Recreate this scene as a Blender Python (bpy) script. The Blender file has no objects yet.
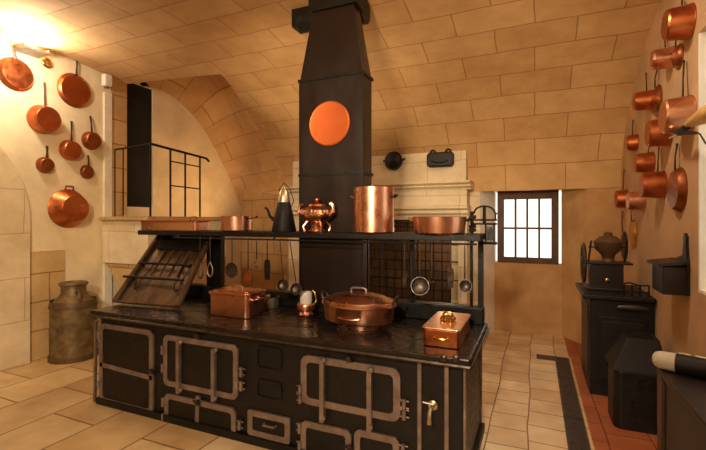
import bpy, bmesh, math, random
from mathutils import Vector, Matrix
random.seed(4)
PI = math.pi
scene = bpy.context.scene
C = scene.collection
# ---------------------------------------------------------------- camera model (706x450)
H0, F = 1.654, 416.0
YAW = math.radians(23.6)
CU, HV = 353.0, 220.0
cs, sn = math.cos(YAW), math.sin(YAW)
def ray(u, v):
    a = (u-CU)/F; b = (HV-v)/F
    return (-sn+a*cs, cs+a*sn, b)
def at_y(u, v, y):
    r = ray(u, v); t = y/r[1]; return Vector((r[0]*t, y, H0+r[2]*t))
def at_x(u, v, x):
    r = ray(u, v); t = x/r[0]; return Vector((x, r[1]*t, H0+r[2]*t))
def at_z(u, v, z):
    r = ray(u, v); t = (z-H0)/r[2]; return Vector((r[0]*t, r[1]*t, z))
def px(p):
    """metres per pixel at point p"""
    return (-sn*p.x+cs*p.y)/F
cam = bpy.data.objects.new('camera', bpy.data.cameras.new('camera')); C.objects.link(cam)
cam.location = (0, 0, H0); cam.rotation_euler = (PI/2, 0, YAW)
cam.data.sensor_width = 36; cam.data.lens = 36*F/706
cam.data.shift_y = -5/706
cam.data.clip_start = 0.02
scene.camera = cam

# ---------------------------------------------------------------- materials
def srgb(h):
    if isinstance(h, str):
        c = [int(h[i:i+2], 16)/255 for i in (0, 2, 4)]
    else: c = h
    return tuple(((x/12.92) if x <= .04045 else ((x+.055)/1.055)**2.4) for x in c)+(1,)
MATS = {}
def nodes(name):
    m = bpy.data.materials.new(name); m.use_nodes = True
    nt = m.node_tree; b = nt.nodes['Principled BSDF']
    return m, nt, b
def mat(name, col, rough=.6, metal=0., var=.12, scale=6., bump=0., col2=None, rvar=0., emit=None, coat=0., grime=None, stretch=(1,1,1)):
    m, nt, b = nodes(name)
    N, L = nt.nodes, nt.links
    tc = N.new('ShaderNodeTexCoord'); mp = N.new('ShaderNodeMapping'); mp.inputs['Scale'].default_value = stretch
    L.new(tc.outputs['Object'], mp.inputs[0])
    nz = N.new('ShaderNodeTexNoise'); nz.inputs['Scale'].default_value = scale; nz.inputs['Detail'].default_value = 6
    nz.inputs['Roughness'].default_value = .62
    L.new(mp.outputs[0], nz.inputs['Vector'])
    cr = N.new('ShaderNodeValToRGB'); cr.color_ramp.elements[0].position = .34; cr.color_ramp.elements[1].position = .68
    c = srgb(col); c2 = srgb(col2) if col2 else tuple(min(1, x*(1+var*1.5)) for x in c[:3])+(1,)
    c1 = c if col2 else tuple(x*(1-var*1.5) for x in c[:3])+(1,)
    cr.color_ramp.elements[0].color = c1; cr.color_ramp.elements[1].color = c2
    L.new(nz.outputs['Fac'], cr.inputs[0]); L.new(cr.outputs[0], b.inputs['Base Color'])
    b.inputs['Roughness'].default_value = rough; b.inputs['Metallic'].default_value = metal
    if coat: b.inputs['Coat Weight'].default_value = coat
    if rvar:
        mr = N.new('ShaderNodeMapRange'); mr.inputs['To Min'].default_value = max(.02, rough-rvar); mr.inputs['To Max'].default_value = min(1, rough+rvar)
        mr.inputs['From Min'].default_value = .3; mr.inputs['From Max'].default_value = .7
        n2 = N.new('ShaderNodeTexNoise'); n2.inputs['Scale'].default_value = scale*2.3; n2.inputs['Detail'].default_value = 4
        L.new(mp.outputs[0], n2.inputs['Vector']); L.new(n2.outputs['Fac'], mr.inputs[0]); L.new(mr.outputs[0], b.inputs['Roughness'])
    if bump:
        bp = N.new('ShaderNodeBump'); bp.inputs['Strength'].default_value = bump; bp.inputs['Distance'].default_value = .01
        n3 = N.new('ShaderNodeTexNoise'); n3.inputs['Scale'].default_value = scale*4; n3.inputs['Detail'].default_value = 5
        L.new(mp.outputs[0], n3.inputs['Vector']); L.new(n3.outputs['Fac'], bp.inputs['Height']); L.new(bp.outputs[0], b.inputs['Normal'])
    if emit:
        b.inputs['Emission Color'].default_value = srgb(emit[0]); b.inputs['Emission Strength'].default_value = emit[1]
    MATS[name] = m
    return m
def stone(name, ca, cb, mortar, bw=.72, rh=.36, ms=.012, rough=.85, bump=.5, off=.5, stain=None, squash=1.0):
    """block masonry laid out in UV metres"""
    m, nt, b = nodes(name); N, L = nt.nodes, nt.links
    uv = N.new('ShaderNodeUVMap'); uv.uv_map = 'UVMap'
    wn = N.new('ShaderNodeTexNoise'); wn.inputs['Scale'].default_value = 1.7; wn.inputs['Detail'].default_value = 3
    L.new(uv.outputs[0], wn.inputs['Vector'])
    sub = N.new('ShaderNodeVectorMath'); sub.operation = 'SUBTRACT'; sub.inputs[1].default_value = (.5, .5, .5)
    L.new(wn.outputs['Color'], sub.inputs[0])
    sc = N.new('ShaderNodeVectorMath'); sc.operation = 'SCALE'; sc.inputs['Scale'].default_value = .045
    L.new(sub.outputs[0], sc.inputs[0])
    ad = N.new('ShaderNodeVectorMath'); ad.operation = 'ADD'; L.new(uv.outputs[0], ad.inputs[0]); L.new(sc.outputs[0], ad.inputs[1])
    br = N.new('ShaderNodeTexBrick'); br.offset = off; br.squash = squash
    br.inputs['Scale'].default_value = 1; br.inputs['Brick Width'].default_value = bw; br.inputs['Row Height'].default_value = rh
    br.inputs['Mortar Size'].default_value = ms; br.inputs['Mortar Smooth'].default_value = .6; br.inputs['Bias'].default_value = 0
    br.inputs['Color1'].default_value = srgb(ca); br.inputs['Color2'].default_value = srgb(cb); br.inputs['Mortar'].default_value = srgb(mortar)
    L.new(ad.outputs[0], br.inputs['Vector'])
    nz = N.new('ShaderNodeTexNoise'); nz.inputs['Scale'].default_value = 2.4; nz.inputs['Detail'].default_value = 8; nz.inputs['Roughness'].default_value = .65
    L.new(uv.outputs[0], nz.inputs['Vector'])
    cr = N.new('ShaderNodeValToRGB'); cr.color_ramp.elements[0].position = .3; cr.color_ramp.elements[1].position = .7
    s = srgb(stain) if stain else (.72, .66, .58, 1)
    cr.color_ramp.elements[0].color = s; cr.color_ramp.elements[1].color = (1, 1, 1, 1)
    L.new(nz.outputs['Fac'], cr.inputs[0])
    mx = N.new('ShaderNodeMix'); mx.data_type = 'RGBA'; mx.blend_type = 'MULTIPLY'; mx.inputs['Factor'].default_value = .95
    L.new(br.outputs['Color'], mx.inputs['A']); L.new(cr.outputs[0], mx.inputs['B'])
    L.new(mx.outputs['Result'], b.inputs['Base Color']); b.inputs['Roughness'].default_value = rough
    n3 = N.new('ShaderNodeTexNoise'); n3.inputs['Scale'].default_value = 22; n3.inputs['Detail'].default_value = 6
    L.new(uv.outputs[0], n3.inputs['Vector'])
    mh = N.new('ShaderNodeMath'); mh.operation = 'MULTIPLY_ADD'; mh.inputs[1].default_value = -1.0
    L.new(br.outputs['Fac'], mh.inputs[0])
    m2 = N.new('ShaderNodeMath'); m2.operation = 'MULTIPLY'; m2.inputs[1].default_value = .35; L.new(n3.outputs['Fac'], m2.inputs[0]); L.new(m2.outputs[0], mh.inputs[2])
    bp = N.new('ShaderNodeBump'); bp.inputs['Strength'].default_value = bump; bp.inputs['Distance'].default_value = .012
    L.new(mh.outputs[0], bp.inputs['Height']); L.new(bp.outputs[0], b.inputs['Normal'])
    MATS[name] = m; return m

M_vault = stone('vault limestone', 'e0b982', 'd3a870', 'ab7c4c', .74, .36, .007, bump=.3)
M_wall = stone('wall limestone', 'dcbd8a', 'cfaa74', 'a9824f', .7, .34, .011)
M_pale = stone('dressed pale stone', 'efe0c0', 'e9d8b4', 'c7ad84', .95, .5, .006, bump=.25)
M_hearth = stone('sooty hearth stone', '5b4330', '77593c', '2c1f14', .4, .16, .012, stain='8c6f50')
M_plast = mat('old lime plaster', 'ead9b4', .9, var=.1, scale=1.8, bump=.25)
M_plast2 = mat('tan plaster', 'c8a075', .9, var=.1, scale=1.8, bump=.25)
M_tan2 = mat('stained tan stone', 'b98a56', .9, scale=2.2, bump=.3, col2='d2a871')
M_white = mat('whitewashed plaster', 'f2ead6', .9, var=.07, scale=2.5, bump=.3)
M_copper = mat('polished copper', 'dd9f7c', .3, 1, scale=5, rvar=.05, col2='e4ae8c', bump=.012)
M_copper2 = mat('reddish copper', 'b9683c', .36, 1, scale=7, rvar=.1, col2='c97a4c', bump=.05)
M_copperd = mat('tarnished copper', '8f5430', .42, 1, scale=10, rvar=.12, col2='ad6c42', bump=.06)
M_disc = mat('flat copper plaque', 'd9713a', .5, .75, scale=8, col2='cf6832', bump=.05)
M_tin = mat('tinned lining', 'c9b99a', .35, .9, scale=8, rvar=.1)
M_brass = mat('brass', 'c9963f', .25, 1, scale=10, col2='dcb160')
M_iron = mat('blackened cast iron', '0e0b09', .46, .2, scale=14, rvar=.12, bump=.1, col2='191411')
M_irontop = mat('worn stove plate', '2a221d', .28, .55, scale=5, rvar=.08, bump=.012, col2='3d322a')
M_steel = mat('worn steel trim', '7d6b5e', .45, .6, scale=9, rvar=.12, bump=.06, col2='a39081')
M_steel2 = mat('old forged steel', '443a32', .38, .8, scale=16, rvar=.12, col2='62554a')
M_wrought = mat('wrought iron', '17120f', .55, .5, scale=20, col2='241d18')
M_hood = mat('dark painted sheet iron', '231914', .4, .3, scale=3, rvar=.1, col2='2d201a', stretch=(1,1,.4))
M_dwood = mat('dark stained wood', '160e0a', .42, var=.3, scale=5, stretch=(1,1,6), bump=.1, col2='24160e')
M_board = mat('browned iron sheet', '44301f', .42, .5, scale=5, rvar=.15, stretch=(3,1,.6), col2='6e5236', bump=.08)
M_winw = mat('brown window wood', '5a3a24', .6, var=.2, scale=8)
M_can = mat('painted tinned steel', '5a4a33', .5, .55, scale=9, rvar=.15, col2='927b56', bump=.2)
M_canrust = mat('rusty band', '5b4630', .6, .5, scale=9, col2='735a3d')
M_void = mat('doorway shade', '0c0907', .8, var=.2, scale=5)  # near-black colour carries the dark of the doorway
M_drain = mat('grey cast drain grating', '4b3f33', .6, .3, scale=30, col2='5d5042', bump=.4)
M_cloth = mat('pale wood', 'b7a78f', .6, var=.1, scale=8)
M_ceramic = mat('white glazed ceramic', 'e9e2d0', .2, var=.03)
M_tan = mat('golden tan wood', 'c79a4e', .5, var=.15, scale=9, stretch=(1,1,3), col2='dbb36a')
# glass
mg, nt, b = nodes('window glass'); b.inputs['Base Color'].default_value = (1, 1, 1, 1)
b.inputs['Transmission Weight'].default_value = 1; b.inputs['Roughness'].default_value = .0; b.inputs['IOR'].default_value = 1.02
M_glass = mg
# floor: square tiles on the right aisle, larger flags on the left, red clay beyond the drain
def floor_mat():
    m, nt, b = nodes('stone floor tiles'); N, L = nt.nodes, nt.links
    tc = N.new('ShaderNodeTexCoord')
    wn = N.new('ShaderNodeTexNoise'); wn.inputs['Scale'].default_value = 1.3; L.new(tc.outputs['Object'], wn.inputs['Vector'])
    sub = N.new('ShaderNodeVectorMath'); sub.operation = 'SUBTRACT'; sub.inputs[1].default_value = (.5, .5, .5); L.new(wn.outputs['Color'], sub.inputs[0])
    sc = N.new('ShaderNodeVectorMath'); sc.operation = 'SCALE'; sc.inputs['Scale'].default_value = .06; L.new(sub.outputs[0], sc.inputs[0])
    ad = N.new('ShaderNodeVectorMath'); ad.operation = 'ADD'; L.new(tc.outputs['Object'], ad.inputs[0]); L.new(sc.outputs[0], ad.inputs[1])
    sep = N.new('ShaderNodeSeparateXYZ'); L.new(tc.outputs['Object'], sep.inputs[0])
    sp2 = N.new('ShaderNodeSeparateXYZ'); L.new(ad.outputs[0], sp2.inputs[0])
    cb = N.new('ShaderNodeCombineXYZ'); L.new(sp2.outputs['Y'], cb.inputs['X']); L.new(sp2.outputs['X'], cb.inputs['Y'])   # rows run in depth
    def brick(bw, rh, ms, a, c, mo, loc):
        mp = N.new('ShaderNodeMapping'); mp.inputs['Location'].default_value = loc; L.new(cb.outputs[0], mp.inputs[0])
        br = N.new('ShaderNodeTexBrick'); br.inputs['Scale'].default_value = 1; br.inputs['Brick Width'].default_value = bw; br.inputs['Row Height'].default_value = rh
        br.inputs['Mortar Size'].default_value = ms; br.inputs['Mortar Smooth'].default_value = .3; br.inputs['Bias'].default_value = 0
        br.inputs['Color1'].default_value = srgb(a); br.inputs['Color2'].default_value = srgb(c); br.inputs['Mortar'].default_value = srgb(mo)
        L.new(mp.outputs[0], br.inputs['Vector']); return br
    b1 = brick(.27, .285, .006, 'efd9ae', 'd8b485', '8a6240', (0, .05, 0))
    b2 = brick(.78, .52, .009, 'e8cd9c', 'd2ae78', '8e6840', (.1, .13, 0))
    b3 = brick(.3, .3, .006, 'b5673c', 'a65c34', '6b3c22', (0, .1, 0))
    def mix(fac, a, c):
        x = N.new('ShaderNodeMix'); x.data_type = 'RGBA'; L.new(fac, x.inputs['Factor']); L.new(a, x.inputs['A']); L.new(c, x.inputs['B']); return x.outputs['Result']
    def gt(val):
        g = N.new('ShaderNodeMath'); g.operation = 'GREATER_THAN'; g.inputs[1].default_value = val; L.new(sep.outputs['X'], g.inputs[0]); return g.outputs[0]
    c = mix(gt(-1.6), b2.outputs['Color'], b1.outputs['Color']); c = mix(gt(.375), c, b3.outputs['Color'])
    nz = N.new('ShaderNodeTexNoise'); nz.inputs['Scale'].default_value = 3; nz.inputs['Detail'].default_value = 8; L.new(tc.outputs['Object'], nz.inputs['Vector'])
    cr = N.new('ShaderNodeValToRGB'); cr.color_ramp.elements[0].position = .3; cr.color_ramp.elements[1].position = .65
    cr.color_ramp.elements[0].color = (.62, .5, .4, 1); cr.color_ramp.elements[1].color = (1, 1, 1, 1); L.new(nz.outputs['Fac'], cr.inputs[0])
    mx = N.new('ShaderNodeMix'); mx.data_type = 'RGBA'; mx.blend_type = 'MULTIPLY'; mx.inputs['Factor'].default_value = .7
    L.new(c, mx.inputs['A']); L.new(cr.outputs[0], mx.inputs['B']); L.new(mx.outputs['Result'], b.inputs['Base Color'])
    b.inputs['Roughness'].default_value = .5
    bp = N.new('ShaderNodeBump'); bp.inputs['Strength'].default_value = .35; bp.inputs['Distance'].default_value = .01
    L.new(nz.outputs['Fac'], bp.inputs['Height']); L.new(bp.outputs[0], b.inputs['Normal'])
    return m
M_floor = floor_mat()

# ---------------------------------------------------------------- mesh helpers
def boxuv(bm, s=1.0):
    uvl = bm.loops.layers.uv.verify()
    bm.normal_update()
    for f in bm.faces:
        n = f.normal
        ax = max(range(3), key=lambda i: abs(n[i]))
        for l in f.loops:
            p = l.vert.co
            l[uvl].uv = ((p.y, p.z) if ax == 0 else (p.x, p.z) if ax == 1 else (p.x, p.y))
SPLIT = {'hoop','knob','claw_foot','uprights','boss','upright_bars','cross_bars','ring_plate','side_handle','spout','ear','lug','riveted_band','cross_rail'}
SINGLE = {'uprights':'upright','upright_bars':'upright_bar','cross_bars':'cross_bar'}
def islands(bm):
    left = set(bm.faces); out = []
    while left:
        st_ = [left.pop()]; grp = [st_[0]]
        while st_:
            for e in st_.pop().edges:
                for g in e.link_faces:
                    if g in left: left.discard(g); st_.append(g); grp.append(g)
        out.append(grp)
    return out
def obj(name, bm, m, parent=None, **k):
    if name in SPLIT:
        isl = islands(bm); o = None
        for grp in isl:
            nb = bmesh.new(); mp = {}
            for f in grp:
                nf = nb.faces.new([mp.setdefault(v, None) or mp.__setitem__(v, nb.verts.new(v.co)) or mp[v] for v in f.verts])
            o = obj1(SINGLE.get(name, name), nb, m, parent, **k)
        bm.free(); return o
    return obj1(name, bm, m, parent, **k)
def obj1(name, bm, m, parent=None, smooth=False, uv=True, bevel=0., norm=True):
    if norm: bmesh.ops.recalc_face_normals(bm, faces=bm.faces[:])
    if uv: boxuv(bm)
    me = bpy.data.meshes.new(name); 
    if smooth:
        for f in bm.faces: f.smooth = True
    bm.to_mesh(me); bm.free()
    me.materials.append(m)
    if me.uv_layers: me.uv_layers[0].name = 'UVMap'
    o = bpy.data.objects.new(name, me); C.objects.link(o)
    if parent is not None:
        o.parent = parent; o.matrix_parent_inverse = Matrix.Identity(4)
        # geometry is given in world space: shift into the parent's frame
        PARENT_INV[o.name] = PARENT_INV.get(parent.name, Matrix.Identity(4))
        me.transform(PARENT_INV[o.name])
    if bevel:
        md = o.modifiers.new('bevel', 'BEVEL'); md.width = bevel; md.segments = 2; md.limit_method = 'ANGLE'; md.angle_limit = math.radians(40)
    if smooth:
        md = o.modifiers.new('edges', 'EDGE_SPLIT'); md.split_angle = math.radians(38)
    return o
PARENT_INV = {}
def thing(name, label, cat, loc=(0,0,0), group=None):
    o = bpy.data.objects.new(name, None); C.objects.link(o); o.empty_display_size = .1
    o.location = loc; o['label'] = label; o['category'] = cat
    if group: o['group'] = group
    PARENT_INV[o.name] = Matrix.Translation(-Vector(loc))
    return o
def tag(o, label, cat, group=None):
    o['label'] = label; o['category'] = cat
    if group: o['group'] = group
    return o
def settle(o):
    """origin at the base of a one-mesh thing"""
    me = o.data; xs = [v.co for v in me.vertices]
    c = Vector(((min(v.x for v in xs)+max(v.x for v in xs))/2, (min(v.y for v in xs)+max(v.y for v in xs))/2, min(v.z for v in xs)))
    me.transform(Matrix.Translation(-c)); o.location = c
    return o
def struct(name, bm, m, parent=None, **k):
    o = obj(name, bm, m, parent, **k)
    if parent is None: o['kind'] = 'structure'
    return o
def BM(): return bmesh.new()
def box(bm, a, b_):
    x0, y0, z0 = [min(a[i], b_[i]) for i in range(3)]; x1, y1, z1 = [max(a[i], b_[i]) for i in range(3)]
    vs = [bm.verts.new(p) for p in ((x0,y0,z0),(x1,y0,z0),(x1,y1,z0),(x0,y1,z0),(x0,y0,z1),(x1,y0,z1),(x1,y1,z1),(x0,y1,z1))]
    for f in ((0,3,2,1),(4,5,6,7),(0,1,5,4),(1,2,6,5),(2,3,7,6),(3,0,4,7)): bm.faces.new([vs[i] for i in f])
    return bm
def hexa(bm, bot, top):
    vs = [bm.verts.new(p) for p in list(bot)+list(top)]
    for f in ((0,3,2,1),(4,5,6,7),(0,1,5,4),(1,2,6,5),(2,3,7,6),(3,0,4,7)): bm.faces.new([vs[i] for i in f])
    return bm
def frame_of(d):
    d = d.normalized(); up = Vector((0,0,1)) if abs(d.z) < .9 else Vector((0,1,0))
    s = d.cross(up).normalized(); return s, s.cross(d).normalized()
def tube(bm, pts, r, seg=8, flat=1.0, cap=True, up=None):
    pts = [Vector(p) for p in pts]; rs = r if isinstance(r, (list, tuple)) else [r]*len(pts)
    rings = []; s0 = None
    for i, p in enumerate(pts):
        d = (pts[min(i+1, len(pts)-1)]-pts[max(i-1, 0)])
        d.normalize()
        if s0 is None: s, t = frame_of(d)
        else:
            s = (s0-d*s0.dot(d)).normalized(); t = s.cross(d).normalized()
        if up is not None:
            t = (Vector(up)-d*Vector(up).dot(d)).normalized(); s = d.cross(t).normalized()
        s0 = s
        rings.append([bm.verts.new(p+s*math.cos(2*PI*k/seg)*rs[i]+t*math.sin(2*PI*k/seg)*rs[i]*flat) for k in range(seg)])
    for a, b_ in zip(rings, rings[1:]):
        for k in range(seg): bm.faces.new((a[k], a[(k+1)%seg], b_[(k+1)%seg], b_[k]))
    if cap:
        bm.faces.new(rings[0][::-1]); bm.faces.new(rings[-1])
    return bm
def lathe(bm, prof, org=(0,0,0), axis=(0,0,1), seg=32, sx=1., sy=1., close=False):
    """prof = [(r, h)...] about axis through org"""
    ax = Vector(axis).normalized(); s, t = frame_of(ax)
    if abs(ax.z) > .9: s, t = Vector((1,0,0)), Vector((0,1,0))
    org = Vector(org); rings = []
    for r, h in prof:
        if r < 1e-5: rings.append([bm.verts.new(org+ax*h)])
        else: rings.append([bm.verts.new(org+ax*h+s*math.cos(2*PI*k/seg)*r*sx+t*math.sin(2*PI*k/seg)*r*sy) for k in range(seg)])
    prs = list(zip(rings, rings[1:]))
    if close: prs.append((rings[-1], rings[0]))
    for a, b_ in prs:
        for k in range(seg):
            k2 = (k+1) % seg
            if len(a) == 1 and len(b_) == 1: continue
            if len(a) == 1: bm.faces.new((a[0], b_[k], b_[k2]))
            elif len(b_) == 1: bm.faces.new((a[k], a[k2], b_[0]))
            else: bm.faces.new((a[k], a[k2], b_[k2], b_[k]))
    return bm
def prism(bm, poly, axis, a, b_):
    """poly = 2-D points in the two axes left after `axis`, extruded from a to b"""
    def P(p, w):
        return {'x': (w, p[0], p[1]), 'y': (p[0], w, p[1]), 'z': (p[0], p[1], w)}[axis]
    A = [bm.verts.new(P(p, a)) for p in poly]; B = [bm.verts.new(P(p, b_)) for p in poly]
    n = len(poly)
    bm.faces.new(A[::-1]); bm.faces.new(B)
    for i in range(n): bm.faces.new((A[i], A[(i+1)%n], B[(i+1)%n], B[i]))
    return bm
def arc(c, r, a0, a1, n, plane='xz', w=0., ry=None):
    out = []
    for i in range(n+1):
        t = math.radians(a0+(a1-a0)*i/n); p, q = c[0]+r*math.cos(t), c[1]+(ry or r)*math.sin(t)
        out.append({'xz': (p, w, q), 'yz': (w, p, q), 'xy': (p, q, w)}[plane])
    return out

# ================================================================ THE SETTING
XL, XR = -5.4, 1.0          # left and right walls
YB, YN = 6.2, 6.62          # back wall, window niche
YF = -2.2
ZS, ZH, YC, YR = 2.06, 1.65, 3.0, 3.2   # vault springing, rise, centre and radius
def vz(th): return (YC+YR*math.cos(th), ZS+ZH*math.sin(th))
arcl = [0.0]; NT = 60
for i in range(NT):
    a = vz(i*PI/2/NT); b_ = vz((i+1)*PI/2/NT); arcl.append(arcl[-1]+math.hypot(a[0]-b_[0], a[1]-b_[1]))
def alen(th):
    q = th/(PI/2)*NT; i = min(NT-1, int(q)); return arcl[i]+(arcl[i+1]-arcl[i])*(q-i)
def hit_vault(u, v):
    r = ray(u, v); lo = None; t = 1.0
    while t < 14:
        y, z = r[1]*t, H0+r[2]*t
        if y > YC:
            e = ((y-YC)/YR)**2+((z-ZS)/ZH)**2 if z > ZS else ((y-YC)/YR)**2
            if e >= 1: break
        elif z >= ZS+ZH: break
        t += .002
    p = Vector((r[0]*t, r[1]*t, H0+r[2]*t))
    th = math.atan2(max(0, (p.z-ZS)/ZH), (p.y-YC)/YR)
    return p, min(th, PI/2)
fr_px = [(126,84),(150,81.5),(175,78.5),(200,76),(221,74),(231,86),(240,99),(249,114),(258,129),(266,143),(275,159),(285,178),(296,199)]
bk_px = [(140,86),(150,87),(160,90),(168,94),(176,99),(184,106),(192,114),(200,124),(208,136),(216,150),(225,168),(234,188),(241,208)]
FR = [hit_vault(*p) for p in fr_px]
FR[-1] = (Vector((FR[-1][0].x, YB, ZS)), 0.0)
ths = [th for p, th in FR]
for i in range(1, len(ths)): ths[i] = min(ths[i], ths[i-1]-1e-4)
FR[0] = (Vector((XL, FR[0][0].y, FR[0][0].z)), ths[0])
def xmin(th):
    if th > ths[0]: return XL-.05
    for i in range(len(ths)-1):
        if ths[i+1] <= th <= ths[i]:
            f = (th-ths[i+1])/(ths[i]-ths[i+1]); return FR[i+1][0].x+(FR[i][0].x-FR[i+1][0].x)*f
    return FR[-1][0].x
bm = BM(); uvl = bm.loops.layers.uv.verify(); NC = 24; rows = []
ALLTH = sorted(set([0., PI/2]+[i*PI/2/48 for i in range(1, 48)]+[max(0., t) for t in ths]+[ths[0]+1e-4]))
for th in ALLTH:
    x0 = xmin(th); y, z = vz(th); rows.append([(bm.verts.new((x0+(XR+.35-x0)*i/NC, y, z)), (x0+(XR+.35-x0)*i/NC, alen(th))) for i in range(NC+1)])
for y in (1.5, 0, YF): rows.append([(bm.verts.new((XL-.05+(XR+.4-XL)*i/NC, y, ZS+ZH)), (XL-.05+(XR+.4-XL)*i/NC, arcl[-1]+YC-y)) for i in range(NC+1)])
for a, b_ in zip(rows, rows[1:]):
    for i in range(NC):
        q = (a[i], a[i+1], b_[i+1], b_[i]); f = bm.faces.new([w[0] for w in q]); f.smooth = True
        for l, w in zip(f.loops, q): l[uvl].uv = w[1]
struct('ceiling', bm, M_vault, uv=False, norm=False)
# deeper vault over the landing: from the opening's edge back to the left wall
BK = [at_x(u, v, XL) for u, v in bk_px]
FR2, BK2 = [], []
for i in range(len(ths)):
    FR2.append(Vector((FR[i][0].x, *vz(ths[i])))); BK2.append(BK[i])
    if i+1 < len(ths):
        for th in sorted([t for t in ALLTH if ths[i+1]+1e-6 < t < ths[i]-1e-6], reverse=True):
            f = (ths[i]-th)/(ths[i]-ths[i+1]); FR2.append(Vector((xmin(th), *vz(th)))); BK2.append(BK[i].lerp(BK[i+1], f))
bm = BM(); uvl = bm.loops.layers.uv.verify(); K = 8; rows = []; al = 0
for i in range(len(FR2)):
    if i: al += (BK2[i]-BK2[i-1]).length
    row = []
    for k in range(K+1):
        t = k/K; p = FR2[i].lerp(BK2[i], t)+Vector((0, .6*math.cos(ths[0]*(1-i/len(FR2))), .6*math.sin(ths[0]*(1-i/len(FR2)))))*(4*t*(1-t))**.6*(.4 if i < 1 else 1); row.append((bm.verts.new(p), (t*1.6, al)))  # soffit bulged outward between its edges so that it catches less light
    rows.append(row)
for a, b_ in zip(rows, rows[1:]):
    for k in range(K):
        q = (a[k], a[k+1], b_[k+1], b_[k]); f = bm.faces.new([w[0] for w in q]); f.smooth = True
        for l, w in zip(f.loops, q): l[uvl].uv = w[1]
struct('ceiling_landing', bm, M_vault, uv=False)
ybk = BK[-1].y; xfr = FR[-1][0].x
# back wall: landing bay, stretch behind the fireplace, pier, window niche
def quadwall(name, pts, m, u0=0):
    bm = BM(); uvl = bm.loops.layers.uv.verify()
    vs = [bm.verts.new(p) for p in pts]; f = bm.faces.new(vs)
    L_ = (Vector(pts[1])-Vector(pts[0])).length
    for l, q in zip(f.loops, ((u0, pts[0][2]), (u0+L_, pts[1][2]), (u0+L_, pts[2][2]), (u0, pts[3][2]))): l[uvl].uv = q
    return struct(name, bm, m, uv=False)
quadwall('wall_back_landing', [(XL-.3, ybk+.09, 0), (xfr, YB, 0), (xfr, YB, ZS), (XL-.3, ybk+.09, ZS+.25)], M_wall)
WX0, WX1 = -.72, .625       # outer mouth of the window niche
wl = at_y(497, 190, YN-.02); wr = at_y(559, 265, YN-.02)
NX0, NX1 = wl.x-.04, wr.x+.04; NT_ = ZS+.06
bm = BM(); box(bm, (WX1, YB, 0), (XR+.3, YB+.6, ZS+.05)); struct('wall_back', bm, M_tan2)
bm = BM(); hexa(bm, [(NX1, YN, 0), (WX1, YB+.002, 0), (WX1+.0, YB+.6, 0), (NX1, YB+.6, 0)], [(NX1, YN, ZS+.05), (WX1, YB+.002, ZS+.05), (WX1, YB+.6, ZS+.05), (NX1, YB+.6, ZS+.05)])
struct('wall_niche_right', bm, M_tan2)
bm = BM(); hexa(bm, [(WX0, YB, 0), (NX0, YN, 0), (NX0, YB+.8, 0), (WX0-.3, YB+.8, 0)], [(WX0, YB, ZS+.05), (NX0, YN, ZS+.05), (NX0, YB+.8, ZS+.05), (WX0-.3, YB+.8, ZS+.05)])
struct('wall_niche_left', bm, M_white)
bm = BM(); box(bm, (NX0-.05, YN, 0), (NX1+.05, YN+.25, wr.z)); struct('wall_niche', bm, M_tan2)
bm = BM(); box(bm, (WX0-.2, YB+.002, ZS+.03), (WX1+.2, YB+.9, ZS+.2)); box(bm, (NX0-.1, YN, wl.z), (NX1+.1, YN+.25, ZS+.1)); struct('trim_lintel', bm, M_white)
bm = BM(); box(bm, (-1.15, YB, 0), (WX0, YB+.6, ZS+.03)); struct('wall_pier', bm, M_pale)
# hearth recess behind the mantel
HX0, HX1 = -3.45, -.98
bm = BM(); box(bm, (xfr, YB, 0), (HX0, YB+.3, ZS)); struct('wall_back_middle', bm, M_wall)
bm = BM()
box(bm, (HX0-.1, 6.9, 0), (HX1+.1, 7.0, 2.2)); box(bm, (HX0-.1, YB+.01, 0), (HX0, 6.9, 2.2)); box(bm, (HX1, YB+.01, 0), (HX1+.1, 6.9, 2.2)); box(bm, (HX0-.1, YB+.01, 2.06), (HX1+.1, 7.0, 2.2))
struct('wall_hearth', bm, M_hearth)
# right wall with the bright window near the camera
W2a, W2b, W2z0, W2z1 = 2.35, at_x(698, 200, XR).y, at_x(698, 292, XR).z, at_x(698, 34, XR).z
bm = BM()
box(bm, (XR, W2b, 0), (XR+.35, YB+.6, 4)); box(bm, (XR, YF, 0), (XR+.35, W2a, 4)); box(bm, (XR, W2a, 0), (XR+.35, W2b, W2z0)); box(bm, (XR, W2a, W2z1), (XR+.35, W2b, 4))
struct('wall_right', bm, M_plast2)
bm = BM(); box(bm, (XR+.002, W2b-.02, W2z0), (XR+.33, W2b-.001, W2z1)); box(bm, (XR+.002, W2a, W2z0), (XR+.33, W2b-.02, W2z0+.02)); struct('trim_reveal', bm, M_white)
# front wall, floor
bm = BM(); box(bm, (XL-.3, YF-.2, 0), (XR+.3, YF, 4)); struct('wall_front', bm, M_plast)
bm = BM(); box(bm, (-7, YF-.2, -.1), (XR+.4, 7.2, 0)); struct('floor', bm, M_floor)
# left wall with the dark doorway off the landing
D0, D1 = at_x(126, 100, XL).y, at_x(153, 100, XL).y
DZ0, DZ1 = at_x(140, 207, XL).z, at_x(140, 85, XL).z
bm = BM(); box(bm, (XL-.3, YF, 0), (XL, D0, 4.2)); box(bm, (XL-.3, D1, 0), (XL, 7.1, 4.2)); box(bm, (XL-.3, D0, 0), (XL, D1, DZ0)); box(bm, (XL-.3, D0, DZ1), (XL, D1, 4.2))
struct('wall_left', bm, M_plast)
bm = BM(); box(bm, (XL-.08, D0, DZ0), (XL-.03, D1, DZ1)); dr = struct('doorway_shade', bm, M_void)  # black panel filling the opening, the doorway's darkness put in its colour
bm = BM()
for k in range(3): box(bm, (XL-.03, D0+.04, DZ0+.1+k*.72), (XL-.018, D1-.04, DZ0+.17+k*.72))
obj('doorway_shade_batten', bm, M_void, dr)
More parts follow.
